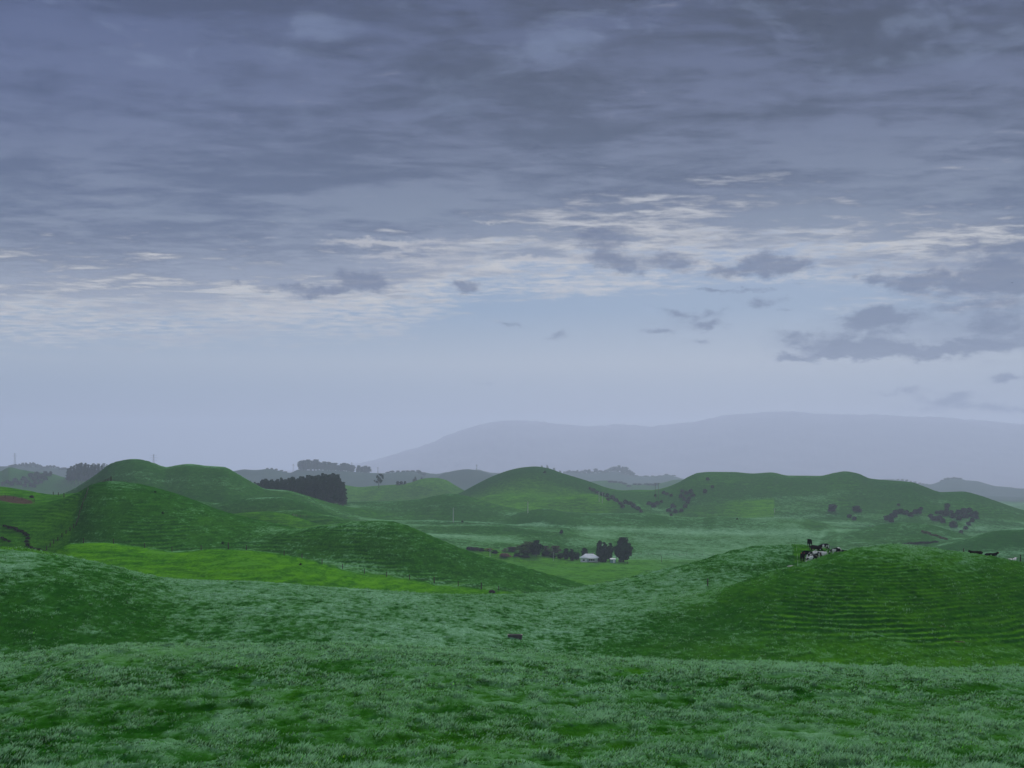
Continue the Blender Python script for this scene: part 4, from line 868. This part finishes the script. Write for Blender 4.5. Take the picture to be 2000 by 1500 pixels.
# ---------------------------------------------------------------- cattle
def skinned(name, pts, edges, root=0, sub=2):
    me = bpy.data.meshes.new(name); me.from_pydata([p[:3] for p in pts], edges, []); me.update()
    o = bpy.data.objects.new(name, me); COL.objects.link(o)
    o.modifiers.new('skin', 'SKIN').use_smooth_shade = True
    sk = me.skin_vertices[0].data
    for i, p in enumerate(pts):
        r = p[3]; sk[i].radius = (r if not isinstance(r, tuple) else r[0], r if not isinstance(r, tuple) else r[1]); sk[i].use_root = (i == root)
    m = o.modifiers.new('sub', 'SUBSURF'); m.levels = sub; m.render_levels = sub
    dg = bpy.context.evaluated_depsgraph_get(); dg.update()
    out = bpy.data.meshes.new_from_object(o.evaluated_get(dg)); out.name = name
    bpy.data.objects.remove(o); return out
def cow_mesh(pose):
    lie = pose == 'lying'; dz = -0.66 if lie else 0.0
    P_ = [(-0.25, 0, 1.08+dz, (.37, .40)), (-0.72, 0, 1.14+dz, (.30, .33)), (-0.98, 0, 1.20+dz, (.17, .20)), (0.22, 0, 1.05+dz, (.37, .41)), (0.62, 0, 1.10+dz, (.27, .34))]
    E_ = [(0, 1), (1, 2), (0, 3), (3, 4)]
    if pose == 'grazing': nk = [(0.95, 0, 0.98, .20), (1.18, 0, 0.66, .14), (1.30, 0, 0.46, .13), (1.44, 0, 0.20, .075), (1.47, 0, 0.10, .065)]
    elif pose == 'turned': nk = [(0.88, 0.10, 1.28, .20), (1.02, 0.30, 1.46, .14), (1.04, 0.42, 1.55, .13), (1.05, 0.70, 1.38, .08), (1.05, 0.80, 1.33, .065)]
    elif lie: nk = [(0.92, 0.06, 0.66, .19), (1.12, 0.16, 0.80, .13), (1.20, 0.22, 0.86, .12), (1.38, 0.36, 0.66, .075), (1.43, 0.40, 0.62, .065)]
    else: nk = [(0.92, 0, 1.26, .20), (1.14, 0, 1.46, .14), (1.22, 0, 1.55, .13), (1.48, 0, 1.32, .075), (1.54, 0, 1.27, .065)]
    b = len(P_); P_ += nk; E_ += [(4, b)] + [(b+i, b+i+1) for i in range(len(nk)-1)]
    head = nk[2]
    for s in (-1, 1):
        if lie:
            b = len(P_); P_ += [(0.55, s*.26, .30, .13), (0.80, s*.34, .12, .075), (0.48, s*.38, .08, .055)]; E_ += [(4, b), (b, b+1), (b+1, b+2)]
            b = len(P_); P_ += [(-0.70, s*.32, .32, .17), (-0.30, s*.44, .15, .10), (-0.66, s*.48, .08, .06)]; E_ += [(1, b), (b, b+1), (b+1, b+2)]
        else:
            st = 0.08*s
            b = len(P_); P_ += [(0.58, s*.19, .82, .135), (0.60+st, s*.20, .52, .075), (0.58+st, s*.20, .28, .055), (0.60+st, s*.20, .03, .062)]; E_ += [(4, b), (b, b+1), (b+1, b+2), (b+2, b+3)]
            b = len(P_); P_ += [(-0.74, s*.20, .90, .19), (-0.66-st, s*.22, .70, .12), (-0.90-st, s*.21, .46, .065), (-0.84-st, s*.21, .24, .052), (-0.80-st, s*.21, .03, .062)]; E_ += [(1, b), (b, b+1), (b+1, b+2), (b+2, b+3), (b+3, b+4)]
    b = len(P_); tz = -0.55 if lie else 0.0
    P_ += [(-1.10, 0, 1.22+dz, .045), (-1.16, 0.02, max(.3, .95+dz), .028), (-1.15, 0.03, max(.14, .62+tz), .022), (-1.14, 0.03, max(.07, .42+tz), .045)]; E_ += [(2, b), (b, b+1), (b+1, b+2), (b+2, b+3)]
    return skinned('cow_body', P_, E_), head
_cow = {k: cow_mesh(k) for k in ('standing', 'grazing', 'turned', 'lying')}
M.update(cow_black=cow_mat('cow_black', 2, 0), cow_brown=cow_mat('cow_brown', 2, 0, (0.013, 0.008, 0.007)),
    cow_patch_a=cow_mat('cow_patches', 0.48, 3.1, scale=1.9), cow_patch_b=cow_mat('cow_large_patches', 0.47, 7.7), cow_patch_c=cow_mat('cow_white_rump', 0.50, 12.4), cow_white=cow_mat('cow_mostly_white', 0.42, 5.2, (0.06, 0.02, 0.015)), cow_patch_d=cow_mat('cow_few_patches', 0.57, 21.3))
def cow(px, py, pose, rz, mat, label, tag_=False, d=None, k=1.0, dz=0.0):
    p = hit(px, py, 236) if d is None else at(px, d); p.z += dz
    me, hd = _cow[pose]; t = thing('cow', label, 'cow', p, R(rz), 'cattle on the hill'); k *= 1.12; t.scale = (k, k, k)
    b = me.copy(); b.materials.clear(); o = link_mesh('body', b, M[mat], t, True)
    hx, hy, hz = hd[:3]; side = Vector((0, 1, 0)) if pose != 'turned' else Vector((1, 0, 0))
    for s in (-1, 1):
        c = Vector((hx, hy, hz+0.03)) + side*s*0.11; e = c + side*s*0.20 + Vector((0, 0, -0.02))
        MB().tube(c, c.lerp(e, .55), 0.03, 0.07, 6).tube(c.lerp(e, .55), e, 0.07, 0.012, 6).build('ear', M[mat], t)
        if tag_: MB().box(tuple(c.lerp(e, .6)+Vector((0.05 if pose != 'turned' else 0, 0, -0.02))), (0.05, 0.10, 0.13)).build('ear_tag', M['red'], t)
    if pose != 'lying' and mat != 'cow_black':
        MB().tube((-0.55, 0, 0.80), (-0.55, 0, 0.60), 0.17, 0.10, 8).build('udder', M['pinkskin'], t)
M['pinkskin'] = simple('udder_skin', (0.45, 0.26, 0.23), 0.7, 0.2, 4)
# heading 0 faces right, 90 away from the viewer, 180 left, 270 towards the viewer
cow(1581, 1069, 'standing', 246, 'cow_black', 'solid black cow standing highest on the rise with head raised')
cow(1608, 1079, 'grazing', 195, 'cow_patch_d', 'black cow with white legs grazing at the top right of the herd', k=1.08)
cow(1593, 1081, 'grazing', 330, 'cow_brown', 'dark brown cow grazing behind the patched ones')
cow(1604, 1086, 'lying', 150, 'cow_white', 'white and red brown cow lying in the middle of the herd')
cow(1567, 1097, 'standing', 262, 'cow_brown', 'dark brown cow facing the viewer with red ear tags at the left of the herd', True)
cow(1577, 1092, 'grazing', 20, 'cow_black', 'black cow grazing between the brown and the patched cow')
cow(1589, 1095, 'grazing', 200, 'cow_patch_a', 'black and white patched cow in the centre of the herd', k=1.1)
cow(1586, 1102, 'grazing', 208, 'cow_patch_b', 'black and white cow lowest in the herd half behind the grassy rim')
cow(1632, 1086, 'grazing', 200, 'cow_patch_c', 'black and white cow with pale head at the right of the herd', k=1.05)
cow(1645, 1082, 'lying', 168, 'cow_black', 'black cow lying on the slope right of the herd')
cow(1906, 0, 'lying', 185, 'cow_brown', 'brown black cow resting on the right crest beside the post', d=236.5, dz=0.32)
cow(1936, 0, 'lying', 8, 'cow_black', 'black cow with red ear tags resting on the right crest', True, d=236.5, dz=0.28)
cow(1976, 0, 'lying', 30, 'cow_white', 'pale cow almost hidden behind the right crest', d=238, dz=-0.05)
# ---------------------------------------------------------------- bird
def bird():
    d = 420.0; t = thing('flying_bird', 'small black bird gliding high in the sky at the right', 'bird', ((1977-1000)/F*d, d, (940-552.5)/F*d), R(70))
    body = skinned('body', [(0, 0, 0, .07), (0.16, 0, 0.01, .05), (0.24, 0, 0.02, .035), (0.30, 0, 0.015, .012), (-0.18, 0, 0, .04), (-0.32, 0, 0, .03)], [(0, 1), (1, 2), (2, 3), (0, 4), (4, 5)], sub=1)
    link_mesh('body', body, M['bird'], t)
    for s in (-1, 1):
        MB().add([(0.10, 0.04*s, 0.03), (-0.10, 0.04*s, 0.03), (0.12, 0.26*s, 0.10), (-0.08, 0.26*s, 0.10), (-0.06, 0.46*s, 0.05), (0.10, 0.04*s, 0.0), (-0.10, 0.04*s, 0.0), (0.12, 0.26*s, 0.08), (-0.08, 0.26*s, 0.08)],
                 [(0,1,3,2), (2,3,4), (5,7,8,6), (7,4,8), (0,2,7,5), (1,6,8,3), (2,4,7), (3,8,4), (0,5,6,1)]).build('wing', M['bird'], t)
bird()
# ---------------------------------------------------------------- haze
def build_haze():
    m, g = material('haze'); v = g.node('ShaderNodeVolumePrincipled')
    v.inputs['Color'].default_value = (0.665, 0.765, 1.0, 1); v.inputs['Density'].default_value = HAZE; v.inputs['Anisotropy'].default_value = 0.2
    out = g.node('ShaderNodeOutputMaterial'); g.t.links.new(v.outputs[0], out.inputs['Volume'])
    zlo = float(GR['Z'].min()) - 1.0
    o = MB().box((0, 0, (zlo+715)/2), (30800, 30800, 715-zlo)).build('haze', m); tag(o, 'pale blue morning haze over the hills', 'haze', kind='stuff')
HAZE = 0.00011
build_haze()
